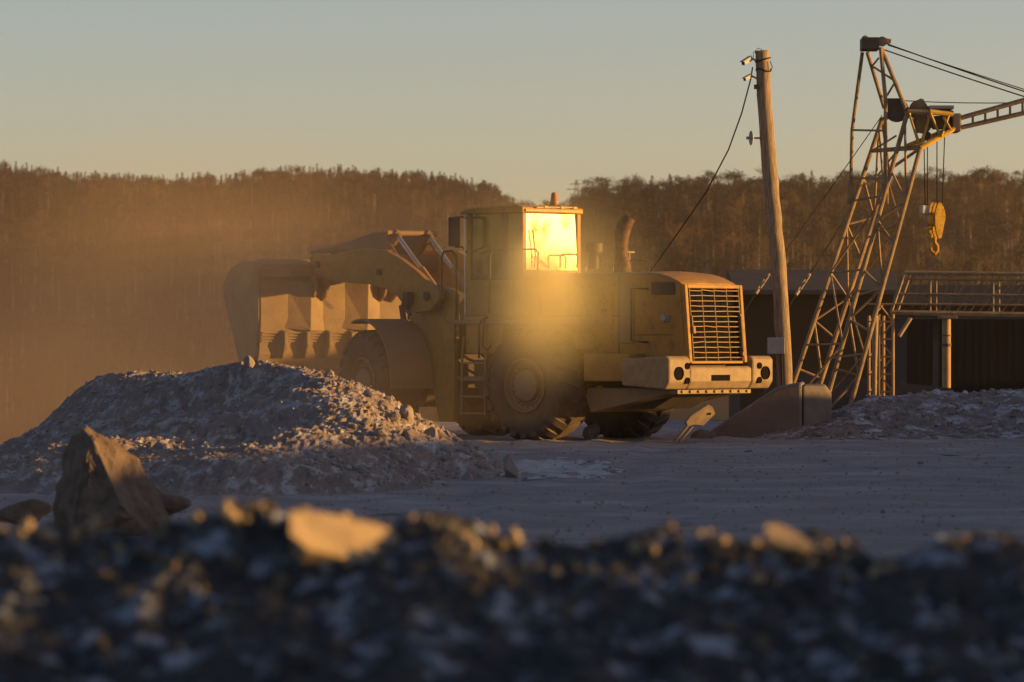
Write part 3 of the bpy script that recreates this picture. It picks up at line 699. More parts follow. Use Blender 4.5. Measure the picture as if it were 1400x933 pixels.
# cylinder / hose clutter between the frames
mb = MB()
for k in range(6):
    a_ = T(1.8, .5 - .12 * k, 1.5 + .05 * k); b_ = G(-1.6, .45 - .13 * k, 1.5 + .1 * k); c_ = (a_ + b_) / 2 + Vector((0, 0, -.25 + .12 * (k % 3)))
    mb.path([a_, a_.lerp(c_, .5) + Vector((0, 0, -.05)), c_, b_.lerp(c_, .5) + Vector((0, 0, -.03)), b_], .028, 6)
obj('hydraulic_hose', mb, M['black'], L, smooth=True)
for s_ in (1, -1):
    mb = MB().tube(T(1.0, s_ * .62, 1.15), T(1.9, s_ * .62, 1.15), .085, 12).tube(T(1.9, s_ * .62, 1.15), G(-1.55, s_ * .55, 1.15), .04, 10); obj('steering_cylinder', mb, M['tan'], L, smooth=True)
mb = MB().tube(PIV + Vector((0, 0, .75)), PIV + Vector((0, 0, 1.95)), .16, 14); mb.box(1.9, 2.3, -.4, .4, .82, .95, T); mb.box(1.9, 2.3, -.4, .4, 1.7, 1.83, T)
obj('centre_hitch', mb, M['dark'], L, smooth=True)
# exhaust
q = rr_(851, 371, -1.3)
ex = obj('exhaust_stack', MB().path([q + Vector((0, 0, -.1)), q + Vector((0, 0, .15)), q + Vector((-.02, 0, .3)), q + Vector((-.01, 0, .55))], [.17, .15, .12, .115], 16)
         .path([q + Vector((-.02, 0, .52)), q + Vector((-.01, 0, .68)), q + Vector((.04, 0, .83)), q + Vector((.13, 0, .98))], [.125, .14, .14, .11], 16), M['beacon'], L, smooth=True)
ex.data.materials[0] = mat('rusty_exhaust', (.16, .075, .035), (.07, .04, .03), 6, .7, rust=(.03, .025, .02), rust_lo=.5)
q = rr_(812, 368, -.7)
obj('air_precleaner', MB().tube(q, q + Vector((0, 0, .3)), .10, 16).tube(q + Vector((0, 0, .3)), q + Vector((0, 0, .47)), .16, 18).tube(q + Vector((0, 0, .47)), q + Vector((0, 0, .5)), .17, 18, .08), M['dark'], L, smooth=True)
q = rr_(862, 371, -1.4)
rail([q, q + Vector((0, 0, .2)), q + Vector((.0, 0, .21)), q + Vector((.18, -.02, .2)), q + Vector((.33, -.04, .17)), q + Vector((.33, -.04, 0))], .012)
obj('hood_hinge', MB().tube(rr_(861, 371, -1.2), rr_(860, 346, -1.2), .02, 6).tube(rr_(854, 345, -1.2), rr_(867, 345, -1.2), .02, 6), M['plate'], L)
# small grilles: cylinder caps on hood
for px in (838, 800): q = rr_(px, 369, -.9); obj('filler_cap', MB().tube(q + Vector((0, 0, -.03)), q + Vector((0, 0, .05)), .03, 8), M['plate'], L)

# ---- front frame
fr = [fu(x, y, .62) for x, y in ((572, 396), (600, 388), (622, 402), (620, 577), (600, 577), (589, 520), (574, 470), (560, 440), (556, 415))]
for s_ in (1, -1):
    a_, b_ = sorted((s_ * .52, s_ * .62)); obj('front_frame_plate', MB().prism(fr, a_, b_, G), M['tan'] if s_ < 0 else M['yellow'], L, bevel=.02)
mb = MB().box(-1.7, 1.0, -.5, .5, .95, 1.6, G).box(-.9, .2, -.5, .5, 1.6, 2.2, G); obj('front_frame', mb, M['dark'], L, bevel=.03)
q = fu(583, 419, .62)
obj('frame_badge', MB().lathe([(0, .655), (.06, .655), (.065, .645), (.10, .645), (.105, .622)], q, G, 24), M['grey'], L, smooth=True)
# front fender
cz = 1.035
for s_ in (1, -1):
    arc = [(1.24 * math.cos(rad(t)), cz + 1.24 * math.sin(rad(t))) for t in range(72, 190, 8)]
    a_, b_ = sorted((s_ * .72, s_ * 1.62)); mb = MB().shell(arc, .035, a_, b_, G)
    skirt = [(1.25 * math.cos(rad(t)), cz + 1.25 * math.sin(rad(t))) for t in range(80, 190, 10)] + [(1.42 * math.cos(rad(t)), cz + 1.42 * math.sin(rad(t))) for t in (180, 160, 140, 120, 100)]
    mb.prism(skirt, s_ * .68, s_ * .72, G) if False else None
    obj('front_fender', mb, M['tan'], L)
# lift arms
arm_px = [(428, 372), (445, 381), (465, 386), (503, 389), (526, 395), (543, 406), (552, 418), (566, 428), (588, 425), (601, 408), (600, 398), (585, 387), (570, 372), (547, 354), (526, 342), (500, 340), (475, 343), (452, 349), (430, 346), (422, 352)]
arm = [fu(x, y, .85) for x, y in arm_px]
for s_ in (1, -1):
    a_, b_ = sorted((s_ * .73, s_ * .85)); la = obj('lift_arm', MB().prism(arm, a_, b_, G), M['yellow'], L, bevel=.02)
    for (x, y, r) in ((436, 362, .13), (585, 405, .16), (520, 372, .12)):
        q = fu(x, y, .85); obj('pivot_pin', MB().tube(G(q[0], s_ * .86, q[1]), G(q[0], s_ * .91, q[1]), r * .55, 14), M['dark'], la)
    q1 = fu(553, 418, .6); q2 = (-.2, 1.5)
    obj('lift_cylinder', MB().tube(G(q2[0], s_ * .66, q2[1]), G(q2[0] * .4 + q1[0] * .6, s_ * .66, q2[1] * .4 + q1[1] * .6), .12, 14).tube(G(q2[0], s_ * .66, q2[1]), G(q1[0], s_ * .66, q1[1]), .06, 10), M['dark'], L, smooth=True)
q = fu(497, 352, .85); obj('cross_tube', MB().tube(G(q[0], -.8, q[1] - .1), G(q[0], .8, q[1] - .1), .17, 18), M['tan'], L, smooth=True)
# bell cranks, tilt cylinders
bell = [fu(x, y, .35) for x, y in ((500, 322), (512, 318), (540, 316), (548, 322), (540, 334), (528, 352), (510, 362), (498, 352), (478, 344), (466, 340), (468, 332), (480, 330))]
for s_ in (1, -1):
    a_, b_ = sorted((s_ * .30, s_ * .40)); obj('bell_crank', MB().prism(bell, a_, b_, G), M['tan'], L, bevel=.02)
    tip_ = fu(541, 319, .35); end = fu(596, 396, .35); mid = (tip_[0] * .35 + end[0] * .65, tip_[1] * .35 + end[1] * .65)
    tc_ = obj('tilt_cylinder', MB().tube(G(mid[0], s_ * .35, mid[1]), G(end[0], s_ * .35, end[1]), .075, 14).tube(G(tip_[0], s_ * .35, tip_[1]), G(tip_[0] * .95 + mid[0] * .05, s_ * .35, tip_[1] * .95 + mid[1] * .05), .08, 12), M['tan'], L, smooth=True)
    obj('piston_rod', MB().tube(G(tip_[0], s_ * .35, tip_[1]), G(mid[0], s_ * .35, mid[1]), .045, 12), M['rod'], tc_, smooth=True)
    h1 = fu(537, 330, .35); h2 = fu(590, 388, .35)
    obj('hydraulic_hose', MB().path([G(h1[0], s_ * .45, h1[1]), G(h1[0] * .6 + h2[0] * .4, s_ * .47, h1[1] * .6 + h2[1] * .4 - .1), G(h2[0], s_ * .45, h2[1] + .05)], .022, 8), M['tan'], L, smooth=True)
    q1 = fu(470, 336, .35); q2 = fu(420, 344, .35); obj('tilt_link', MB().tube(G(q1[0], s_ * .22, q1[1]), G(q2[0], s_ * .22, q2[1]), .07, 10), M['tan'], L)
q1 = fu(505, 320, .0); q2 = fu(541, 319, .35)
obj('cross_tube', MB().tube(G(q2[0], -.55, q2[1]), G(q2[0], .55, q2[1]), .055, 12), M['tan'], L, smooth=True)
# front work lights
for s_ in (1, -1):
    q = G(-.6, s_ * .9, 2.55); obj('work_light', MB().tube(q, q + fF * .12, .09, 14).tube(q + Vector((0, 0, -.3)), q, .02, 6), M['dark'], L)
q = fu(556, 408, .95); obj('pin_bracket', MB().box(q[0] - .12, q[0] + .1, .86, 1.0, q[1] - .12, q[1] + .12, G).tube(G(q[0] + .2, .93, q[1] - .1), G(q[0] - .1, .93, q[1] - .32), .04, 8), M['dark'], L, bevel=.02)

# bucket
ubk, _ = fu(356, 420, 1.95)
BW = 1.95
bk_ = bpy.data.objects.new('bucket', None); C.objects.link(bk_); bk_.parent = L; bk_.location = G(ubk + .7, 0, 1.4) - wloc(L)
prof = [(ubk + .18, 3.43), (ubk + .0, 3.36), (ubk + .03, 3.0), (ubk + .02, 2.3), (ubk + .05, 1.98), (ubk + .10, 1.6), (ubk + .22, 1.33), (ubk + .45, 1.22), (ubk + .8, 1.35), (ubk + 1.15, 2.05), (ubk + 1.55, 2.75)]
obj('bucket_shell', MB().shell(prof[::-1], .05, -BW, BW, G), M['bucket'], bk_)
side = prof + [(ubk + 1.5, 3.05), (ubk + 1.25, 3.3), (ubk + .7, 3.45)]
for s_ in (1, -1):
    a_, b_ = sorted((s_ * BW, s_ * (BW + .06))); obj('bucket_side', MB().prism([(u - .03 if i < 4 else u, z) for i, (u, z) in enumerate(side)], a_, b_, G), M['bucket'], bk_, bevel=.015)
# overhanging top beam
obj('spill_guard', MB().box(ubk - .12, ubk + .1, -BW + .01, BW - .01, 3.10, 3.30, G), M['bucket'], bk_, bevel=.03)
# stiffened ridges on the back
for vc in (.93, -.35):
    def rid(v, z, o): return G(ubk - o, v, z)
    zt, zb_ = 3.02, 2.05
    vL, vM, vR = vc + .48, vc - .02, vc - .42
    pts = [rid(vL, zt, .0), rid(vM, zt, .20), rid(vR, zt, .0), rid(vL + .06, zb_ + .05, 0), rid(vM, zb_, .16), rid(vR, zb_, 0), rid((vL + vM) / 2, zb_ + .12, .09)]
    obj('stiffener', MB().add(pts, [(0, 1, 4, 6), (0, 6, 3), (1, 2, 5, 4), (0, 2, 1), (3, 6, 4, 5), (0, 3, 5, 2)]), M['bucket'], bk_, bevel=.012)
    for dv in (.08, -.18):
        q = fu(436, 362, .85)
        obj('hinge_lug', MB().prism([(ubk + .02, 3.1), (ubk + .02, 2.6), (ubk - .25, 2.75), (ubk - .35, 2.95), (ubk - .2, 3.15)], .79 * (1 if vc > 0 else -1) + dv - .03, .79 * (1 if vc > 0 else -1) + dv + .03, G), M['tan'], bk_, bevel=.01)
for k in range(4):
    z = 2.0 - k * .055; obj('wear_strip', MB().box(ubk - .05 + k * .012, ubk + .05, -BW + .02, BW - .02, z, z + .03, G), M['bucket'], bk_)
for k in range(8):
    v = BW - .5 - k * .5
    obj('heel_plate', MB().prism([(ubk + .02, 2.08), (ubk - .14, 2.02), (ubk - .15, 1.78), (ubk - .04, 1.52), (ubk + .12, 1.50), (ubk + .08, 1.9)], v - .035, v + .035, G), M['bucket'], bk_, bevel=.008)
# load of spoil heaped in the bucket
mb = MB(); nx, ny = 26, 14
for j in range(ny):
    for i in range(nx):
        v = -BW + .05 + (2 * BW - .1) * i / (nx - 1); u = ubk + .1 + 1.4 * j / (ny - 1)
        h = 3.2 + .25 * math.sin(math.pi * i / (nx - 1)) * math.sin(math.pi * j / (ny - 1)) + .08 * noise.noise((v * 3, u * 3, 0)) - .15 * (j / ny)
        mb.v.append(tuple(G(u, v, h)))
mb.f = [(j * nx + i, j * nx + i + 1, (j + 1) * nx + i + 1, (j + 1) * nx + i) for j in range(ny - 1) for i in range(nx - 1)]
tag(obj('bucket_load', mb, M['pile'], None, fix=False), 'heap of spoil lying in the raised bucket of the loader', 'spoil')

# ------------------------------------------------------------------ leaning bracket and lit stones by the loader
lb = empty('leaning_bracket', P(922, 606, 78.2), 'pale sunlit plate on a short bar leaning under the loader bumper', 'bracket')
D0 = 78.0
def slab(pts, m, name, parent, th=.04, bev=.006):
    pv = [Vector(p) for p in pts]; n_ = Vector((.75, -.6, .15)).normalized() * th
    k = len(pv); mb = MB().add(pv + [p - n_ for p in pv], [tuple(range(k)), tuple(range(k, 2 * k))[::-1]] + [(i, (i + 1) % k, k + (i + 1) % k, k + i) for i in range(k)])
    return obj(name, mb, m, parent, bevel=bev)
slab([Q(945, 568), Q(968, 553, .12), Q(974, 556, .15), Q(978, 566, .17), Q(962, 582, .05), Q(950, 581, 0), Q(940, 583, -.05), Q(938, 577, -.05)], M['plate'], 'plate', lb)
obj('bolt_hole', MB().tube(Q(971, 566, .10), Q(971, 566, .16), .02, 10), M['black'], lb)
obj('bar', MB().tube(Q(946, 575, .03), Q(920, 607, 0), .022, 8), M['plate'], lb)
obj('bar', MB().tube(Q(951, 578, .08), Q(927, 607, .05), .022, 8), M['plate'], lb)
rock('rock', 806, 592, 80.4, .2, .2, .22, 61, M['stone'], 'sunlit stone seen low behind the left rear tyre of the loader')
rock('rock', 790, 574, 80.6, .12, .2, .10, 62, M['stone'], 'flat sunlit stone on top of the one behind the rear tyre')

# ------------------------------------------------------------------ concrete block and pole
D0 = 83
cbm = MB()
def Z0(p): return Vector((p.x, p.y, -.05))
fr_ = [Q(968, 585), Q(1060, 536), Q(1092, 524), Q(1102, 524)]
A_ = [Q(960, 598, -1.3), Q(1062, 531, -1.3), Q(1096, 524, -1.3)]
B_ = [Q(960, 596, .6), Q(1062, 529, .6), Q(1100, 521, .6)]
pts = [Z0(A_[0]), A_[0], A_[1], A_[2], Z0(A_[2]), Z0(B_[0]), B_[0], B_[1], B_[2], Z0(B_[2])]
cbm.add(pts, [(0, 1, 2, 3, 4), (9, 8, 7, 6, 5), (1, 6, 7, 2), (2, 7, 8, 3), (3, 8, 9, 4), (0, 5, 6, 1)])
tag(obj('concrete_block', cbm, M['concrete'], bevel=.05), 'long wedge shaped concrete block at the foot of the wooden pole', 'concrete block')
A_ = [Q(1098, 527, -1.2), Q(1128, 527, -.9), Q(1137, 540, -.8)]
B_ = [Q(1098, 525, .8), Q(1128, 525, .8), Q(1137, 538, .8)]
pts = [Z0(A_[0]), A_[0], A_[1], A_[2], Z0(A_[2]), Z0(B_[0]), B_[0], B_[1], B_[2], Z0(B_[2])]
cbm = MB().add(pts, [(0, 1, 2, 3, 4), (9, 8, 7, 6, 5), (1, 6, 7, 2), (2, 7, 8, 3), (3, 8, 9, 4), (0, 5, 6, 1)])
tag(obj('concrete_block', cbm, M['concrete'], bevel=.05), 'paler square concrete block beside the wedge block below the crane', 'concrete block')

D0 = 84.5
po = empty('utility_pole', (Q(1077, 500).x, D0, 0), 'leaning weathered wooden pole with cameras and an antenna, its right side sunlit', 'utility pole')
cl_ = [(1080, 600, 11.5), (1073, 525, 10.8), (1069, 440, 10.6), (1064, 360, 10.6), (1058, 300, 10.5), (1054, 250, 10.4), (1049, 190, 10.2), (1045, 130, 9.8), (1042, 72, 9.4)]
pts = []; rs = []
for k in range(len(cl_) - 1):
    for j in range(4):
        t = j / 4; a_, b_ = cl_[k], cl_[k + 1]
        pts.append(Q(a_[0] * (1 - t) + b_[0] * t + .6 * R.uniform(-1, 1), a_[1] * (1 - t) + b_[1] * t)); rs.append((a_[2] * (1 - t) + b_[2] * t) / F * D0 * R.uniform(.97, 1.03))
pts.append(Q(1042, 72)); rs.append(9.2 / F * D0)
obj('pole_shaft', MB().path(pts, rs, 20), M['wood'], po, smooth=True)
obj('top_cap', MB().tube(Q(1042, 72.5), Q(1041.8, 69.5), .145, 18), M['wood'], po)
obj('wire_band', MB().path([Q(1044 + 10.5 * math.cos(t), 96 + 2 * math.sin(2 * t), -.16 * math.sin(t)) for t in [2 * math.pi * i / 20 for i in range(20)]], .012, 6, closed=True)
    .path([Q(1043 + 10.5 * math.cos(t), 82 - 3 * math.cos(t), -.16 * math.sin(t)) for t in [2 * math.pi * i / 20 for i in range(20)]], .012, 6, closed=True)
    .path([Q(1030, 80, -.1), Q(1030, 72, -.1), Q(1037, 66, -.1), Q(1045, 70, -.1)], .006, 6).path([Q(1053, 84, -.1), Q(1056, 92, -.1), Q(1053, 98, -.1)], .008, 6), M['black'], po)
def cctv(x0, y0, x1, y1, s):
    a_ = Q(x0, y0, -.25); b_ = Q(x1, y1, -.05); d = (b_ - a_).normalized(); u = Vector((0, 0, 1)); u = (u - d * u.dot(d)).normalized(); w_ = d.cross(u)
    c = (a_ + b_) / 2; h = (b_ - a_).length / 2
    o = obj('security_camera', MB().frame_box(c, d * h, u * .05 * s, w_ * .05 * s).frame_box(c + u * .062 * s - d * .02, d * h * 1.12, u * .008, w_ * .06 * s), M['white'], po, bevel=.008)
    obj('camera_bracket', MB().path([b_, b_ + Vector((.06, .05, -.02)), Q(1036, (y0 + y1) / 2 + 2, 0)], .018, 6), M['white'], o)
    obj('lens', MB().tube(a_ - d * .012, a_ + d * .01, .035 * s, 10), M['black'], o)
cctv(1016, 87, 1027, 80, .8); cctv(1018, 109, 1027, 104, .62)
obj('junction_box', MB().frame_box(Q(1034, 119, -.1), (.045, 0, 0), (0, .03, 0), (0, 0, .045)), M['dark'], po, bevel=.005)
dish = MB()
cD = Q(1030, 189, -.1); ax = Vector((-1, -.25, .0)).normalized(); uu = Vector((0, 0, 1)); ww = ax.cross(uu)
dv = []; 
for k, (r_, o_) in enumerate(((0, 0), (.06, .005), (.11, .025), (.145, .05))):
    for i in range(16):
        t = 2 * math.pi * i / 16; dv.append(cD + ax * o_ + uu * r_ * math.cos(t) + ww * r_ * math.sin(t))
dish.add(dv, [(k * 16 + i, k * 16 + (i + 1) % 16, (k + 1) * 16 + (i + 1) % 16, (k + 1) * 16 + i) for k in range(3) for i in range(16)])
dish.tube(cD, cD + ax * .11, .012, 6).tube(cD + ax * .10, cD + ax * .14, .03, 8).tube(cD, Q(1042, 189, 0), .02, 6)
obj('antenna', dish, M['white'], po, fix=False)
sb2 = obj('switch_box', MB().frame_box(Q(1061, 473, -.28), (.165, 0, 0), (0, .09, 0), (0, 0, .16)), M['grey'], po, bevel=.01)
obj('conduit', MB().path([Q(1068, 484, -.25), Q(1069, 520, -.2), Q(1071, 560, -.2)], .02, 6), M['black'], sb2)
obj('cable', MB().path([Q(1029, 92, -.05), Q(1026, 110, -.02), Q(1014, 155, .1), Q(996, 205, .3), Q(966, 262, .6)] + [Q(940, 300, 1.2), Q(880, 385, 1.8)], .014, 6), M['black'], po, smooth=True)

# ------------------------------------------------------------------ crane
D0 = 90
CR = empty('lattice_crane', (Q(1130, 0).x, 90.3, 0), 'tall rusty lattice crane with yellow boom foot and a boom reaching out of frame', 'crane')
def ln(name, a_, b_, r, m='lattice', parent=None, n=6): return obj(name, MB().tube(a_, b_, r, n), M[m], parent, smooth=True)
def sub(name, at): 
    e = bpy.data.objects.new(name, None); C.objects.link(e); e.parent = CR; e.location = Vector(at) - wloc(CR); return e
def toground(a_, b_):          # extend a->b until z = 0
    t = (0 - a_.z) / (b_.z - a_.z); return a_ + (b_ - a_) * t
TW = sub('tower', Q(1130, 560))
FRt, FRb = Q(1258, 203, -.7), Q(1162, 558, -.7)
FLt, FLb = Q(1241, 153, -.5), Q(1134, 534, -.5)
BRt, BRb = Q(1216, 232, 1.1), Q(1121.5, 525, 1.1)
BLt, BLb = Q(1206, 163, .9), Q(1085, 523, .9)
FRb, FLb, BRb, BLb = (toground(a_, b_) for a_, b_ in ((FRt, FRb), (FLt, FLb), (BRt, BRb), (BLt, BLb)))
CH = dict(FR=(FRb, FRt), FL=(FLb, FLt), BR=(BRb, BRt), BL=(BLb, BLt))
for k, (b_, t_) in CH.items(): ln('chord', b_, t_, .048, parent=TW, n=8)
def zig(A, B, n, t0=.04, t1=.97, r=.026, horiz=True, cross=False):
    for i in range(n):
        ta = t0 + (t1 - t0) * i / n; tb = t0 + (t1 - t0) * (i + 1) / n
        a_, b_ = (A, B) if i % 2 == 0 else (B, A)
        ln('brace', a_[0].lerp(a_[1], ta), b_[0].lerp(b_[1], tb), r, parent=TW)
        if horiz: ln('brace', A[0].lerp(A[1], ta), B[0].lerp(B[1], ta), r, parent=TW)
zig(CH['FL'], CH['FR'], 6); zig(CH['BL'], CH['BR'], 6); zig(CH['BL'], CH['FL'], 4, horiz=True, r=.022); zig(CH['BR'], CH['FR'], 4, horiz=True, r=.022)
ln('tie', Q(1192, 206, .4), Q(1257, 200, -.6), .03, parent=TW); ln('tie', BRt, FRt, .035, parent=TW); ln('tie', BRt, BLt, .035, parent=TW); ln('tie', BLt, FLt, .04, parent=TW)
ln('brace', Q(1193, 206, .8), Q(1225, 186, 0), .022, parent=TW); ln('brace', Q(1229, 203, -.5), Q(1200, 240, .8), .022, parent=TW)
# head
HD = sub('mast_head', Q(1190, 262))
h = {}
obj('head_box', MB().frame_box(Q(1189, 61, 0), (.18, 0, 0), (0, .32, 0), (0, 0, .13)), M['dark'], HD, bevel=.02)
obj('sheave', MB().path([Q(1183 + 3.5 * math.cos(t), 54 + 3.5 * math.sin(t), .2) for t in [2 * math.pi * i / 14 for i in range(14)]], .03, 6, closed=True), M['lattice'], HD, smooth=True)
obj('sheave', MB().tube(Q(1206, 57, -.32), Q(1206, 57, -.12), .105, 16), M['lattice'], HD, smooth=True)
obj('head_arm', MB().prism([(0, 0)] * 0 or [(0, 0), (.18, -.03), (.16, -.12), (0, -.1)], -.06, .06, lambda u, v, z: Q(1207, 52, -.2) + Vector((u, v, z))), M['lattice'], HD, bevel=.01)
for (x0, y0, d0, x1, y1, d1, r) in [(1179, 72, .3, 1165, 178, .75, .038), (1165, 178, .75, 1163, 264, .95, .038), (1204, 65, -.3, 1211, 140, -.4, .042), (1211, 140, -.4, 1210, 264, -.45, .042),
                                   (1186, 72, .25, 1209, 148, .7, .042), (1205, 66, -.25, 1238, 148, -.5, .045)]:
    ln('leg', Q(x0, y0, d0), Q(x1, y1, d1), r, parent=HD, n=8)
for (x0, y0, d0, x1, y1, d1, r) in [(1164, 178, .75, 1210, 179, -.4, .022), (1164, 244, .9, 1210, 244, -.4, .022), (1195, 92, .35, 1222, 110, -.35, .024), (1212, 132, .6, 1223, 114, -.35, .024), (1193, 90, .35, 1201, 80, -.3, .022)]:
    ln('brace', Q(x0, y0, d0), Q(x1, y1, d1), r, parent=HD)
for x, y, dd in ((1163, 265, .95), (1210, 265, -.45)):
    obj('gusset_plate', MB().frame_box(Q(x, y, dd), (.07, 0, 0), (0, .05, 0), (0, 0, .22)), M['lattice'], HD, bevel=.02)
# machinery and boom foot
BF = sub('boom_foot', Q(1270, 180))
ln('chord', Q(1241, 153, -.5), Q(1271, 154, -.5), .055, 'plate', BF, 8); ln('chord', Q(1241, 150, .5), Q(1272, 151, .5), .05, 'lattice', BF, 8)
ln('chord', Q(1271, 153, -.5), Q(1303, 157, -.35), .055, 'craney', BF, 8); ln('chord', Q(1272, 151, .5), Q(1303, 155, .35), .055, 'craney', BF, 8)
ln('chord', Q(1258, 203, -.7), Q(1305, 176, -.35), .055, 'craney', BF, 8); ln('chord', Q(1240, 200, .7), Q(1303, 175, .35), .05, 'craney', BF, 8)
ln('chord', Q(1192, 207, .4), Q(1258, 203, -.7), .035, 'lattice', BF)
for (a0, b0, a1, b1) in ((1258, 203, 1272, 155), (1272, 155, 1286, 188), (1287, 187, 1297, 158), (1243, 155, 1257, 200), (1300, 178, 1290, 160)):
    ln('brace', Q(a0, b0, -.55), Q(a1, b1, -.5), .028, 'craney', BF); ln('brace', Q(a0, b0 - 2, .5), Q(a1, b1 - 2, .5), .028, 'lattice', BF)
obj('boom_hinge', MB().frame_box(Q(1306, 169, 0), (.085, 0, 0), (0, .4, 0), (0, 0, .19)), M['plate'], BF, bevel=.03)
obj('winch', MB().tube(Q(1226, 151, -.35), Q(1226, 151, .45), .19, 20).tube(Q(1226, 151, -.40), Q(1226, 151, -.35), .25, 20).tube(Q(1226, 151, .45), Q(1226, 151, .5), .25, 20).frame_box(Q(1222, 140, 0), (.16, 0, 0), (0, .4, 0), (0, 0, .06)).frame_box(Q(1235, 156, -.2), (.1, 0, 0), (0, .2, 0), (0, 0, .1)), M['dark'], BF, smooth=True)
for (x, y, r_, dd) in ((1256, 151, .2, -.15), (1256, 150, .2, .1), (1262, 172, .17, -.1)):
    obj('sheave', MB().tube(Q(x, y, dd - .05), Q(x, y, dd + .05), r_, 20).tube(Q(x, y, dd - .09), Q(x, y, dd + .09), r_ * .3, 10), M['lattice'], BF, smooth=True)
obj('sheave_frame', MB().prism([(-.14, .02), (-.02, .3), (.06, .28), (.15, 0), (.1, -.35), (-.05, -.42), (-.12, -.2)], -.18, -.12, lambda u, v, z: Q(1258, 155, 0) + Vector((u, v, z)))
    .prism([(-.14, .02), (-.02, .3), (.06, .28), (.15, 0), (.1, -.35), (-.05, -.42), (-.12, -.2)], .12, .18, lambda u, v, z: Q(1258, 155, 0) + Vector((u, v, z))), M['lattice'], BF, bevel=.01)
obj('gearbox', MB().frame_box(Q(1287, 168, 0), (.17, 0, 0), (0, .28, 0), (0, 0, .13)).tube(Q(1276, 168, -.3), Q(1276, 168, .3), .12, 14).tube(Q(1268, 186, -.2), Q(1268, 186, .2), .09, 12), M['dark'], BF, bevel=.02)
obj('cover', MB().frame_box(Q(1285, 148, 0), (.26, 0, 0), (0, .4, 0), (0, 0, .035)), M['grey'], BF, bevel=.01)
BM = sub('boom', Q(1400, 150))
bend = 2.0
def bt(px, side):     # boom chord points
    return (px,)
for dd in (-.35, .35):
    ln('chord', Q(1308, 163, dd), Q(1560, 92, dd), .05, 'lattice', BM, 8); ln('chord', Q(1308, 176, dd), Q(1560, 118, dd), .05, 'lattice', BM, 8)
for px in range(1330, 1560, 17):
    yt = 163 - (px - 1308) * 71 / 252; yb = 176 - (px - 1308) * 58 / 252
    for dd in (-.35, .35): ln('strut', Q(px, yt, dd), Q(px, yb, dd), .026, 'plate', BM)
    ln('strut', Q(px, yt, -.35), Q(px, yt, .35), .02, 'lattice', BM)
def rope(a_, b_, r=.011, sag=0.0, parent=CR, name='rope', n=8):
    pts = [a_.lerp(b_, i / n) - Vector((0, 0, sag * 4 * (i / n) * (1 - i / n))) for i in range(n + 1)]
    return obj(name, MB().path(pts, r, 6), M['black'], parent, smooth=True)
rope(Q(1212, 60, -.2), Q(1560, 176, -.3), .014, .04); rope(Q(1208, 68, -.2), Q(1560, 181, -.2), .014, .04); rope(Q(1214, 62, .1), Q(1560, 172, .2), .010, .02)
rope(Q(1236, 138, 0), Q(1560, 130, 0), .010, .1)
for x0, y0, x1, y1, dd in ((1263, 176, 1265, 292, -.1), (1268, 190, 1268, 284, -.15), (1281, 170, 1281, 284, -.1), (1292, 172, 1288, 284, -.1)):
    rope(Q(x0, y0, dd), Q(x1, y1, dd), .011)
# tower guy wires with turnbuckles, fixed at the tower
def guy(x0, y0, d0, xa, ya, xb, yb, x1, y1, d1, name='guy_wire'):
    g = empty(name, Q(x1, y1, d1), None)
    return g
def gd(y, y0, d0, y1, d1): return d0 + (d1 - d0) * (y - y0) / (y1 - y0)
for (x0, y0, d0, x1, y1, d1, tb0, tb1, lab) in (
        (1206, 158, .9, 1012, 435, -3.0, (1051, 375), (1033, 402), None), (1163, 285, .9, 1062, 447, -2.0, (1107, 375), (1088, 404), None)):
    g = sub('guy_wire', Q(x1, y1, d1))
    dA = gd(tb0[1], y0, d0, y1, d1); dB = gd(tb1[1], y0, d0, y1, d1)
    rope(Q(x0, y0, d0), Q(*tb0, dA), .010, .02, parent=g, name='wire'); rope(Q(*tb1, dB), Q(x1, y1, d1), .010, 0, parent=g, name='wire')
    a_, b_ = Q(*tb0, dA), Q(*tb1, dB); off = Vector((.045, 0, .03))
    obj('turnbuckle', MB().tube(a_.lerp(b_, .15) + off, a_.lerp(b_, .8) + off, .016, 6).tube(a_.lerp(b_, .15) - off, a_.lerp(b_, .8) - off, .016, 6).tube(a_, a_.lerp(b_, .2), .035, 8).tube(a_.lerp(b_, .78), b_, .035, 8)
        .frame_box(a_.lerp(b_, .5), (.05, 0, .03), (0, .03, 0), (.02, 0, -.03)), M['plate'], g, smooth=False)
# hook block
HB = bpy.data.objects.new('hook_block', None); C.objects.link(HB); HB.parent = CR; HB.location = Q(1279, 330, -.1) - wloc(CR); HB.rotation_euler = (0, 0, rad(27))
hp = [(1280 + (x - 1280) * .72, y) for x, y in [(1273, 280), (1277, 277), (1283, 277), (1287, 281), (1291, 288), (1293, 296), (1290, 306), (1287, 316), (1283, 326), (1276, 327), (1271, 318), (1268, 305), (1268, 292)]]
def hq(dd0, dd1, name, m, inset=0):
    cx, cy_ = 1280, 302
    ptsf = [Q(cx + (x - cx) * (1 - inset), cy_ + (y - cy_) * (1 - inset), dd0) for x, y in hp]; ptsb = [Q(cx + (x - cx) * (1 - inset), cy_ + (y - cy_) * (1 - inset), dd1) for x, y in hp]; k = len(hp)
    return obj(name, MB().add(ptsf + ptsb, [tuple(range(k)), tuple(range(k, 2 * k))[::-1]] + [(i, (i + 1) % k, k + (i + 1) % k, k + i) for i in range(k)]), M[m], HB, bevel=.015)
hq(-.28, -.24, 'cheek_plate', 'hooky'); hq(-.12, -.08, 'cheek_plate', 'hooky'); hq(.04, .08, 'cheek_plate', 'hooky')
obj('block_sheave', MB().tube(Q(1280, 300, -.23), Q(1280, 300, .03), .145, 20), M['craney'], HB, smooth=True)
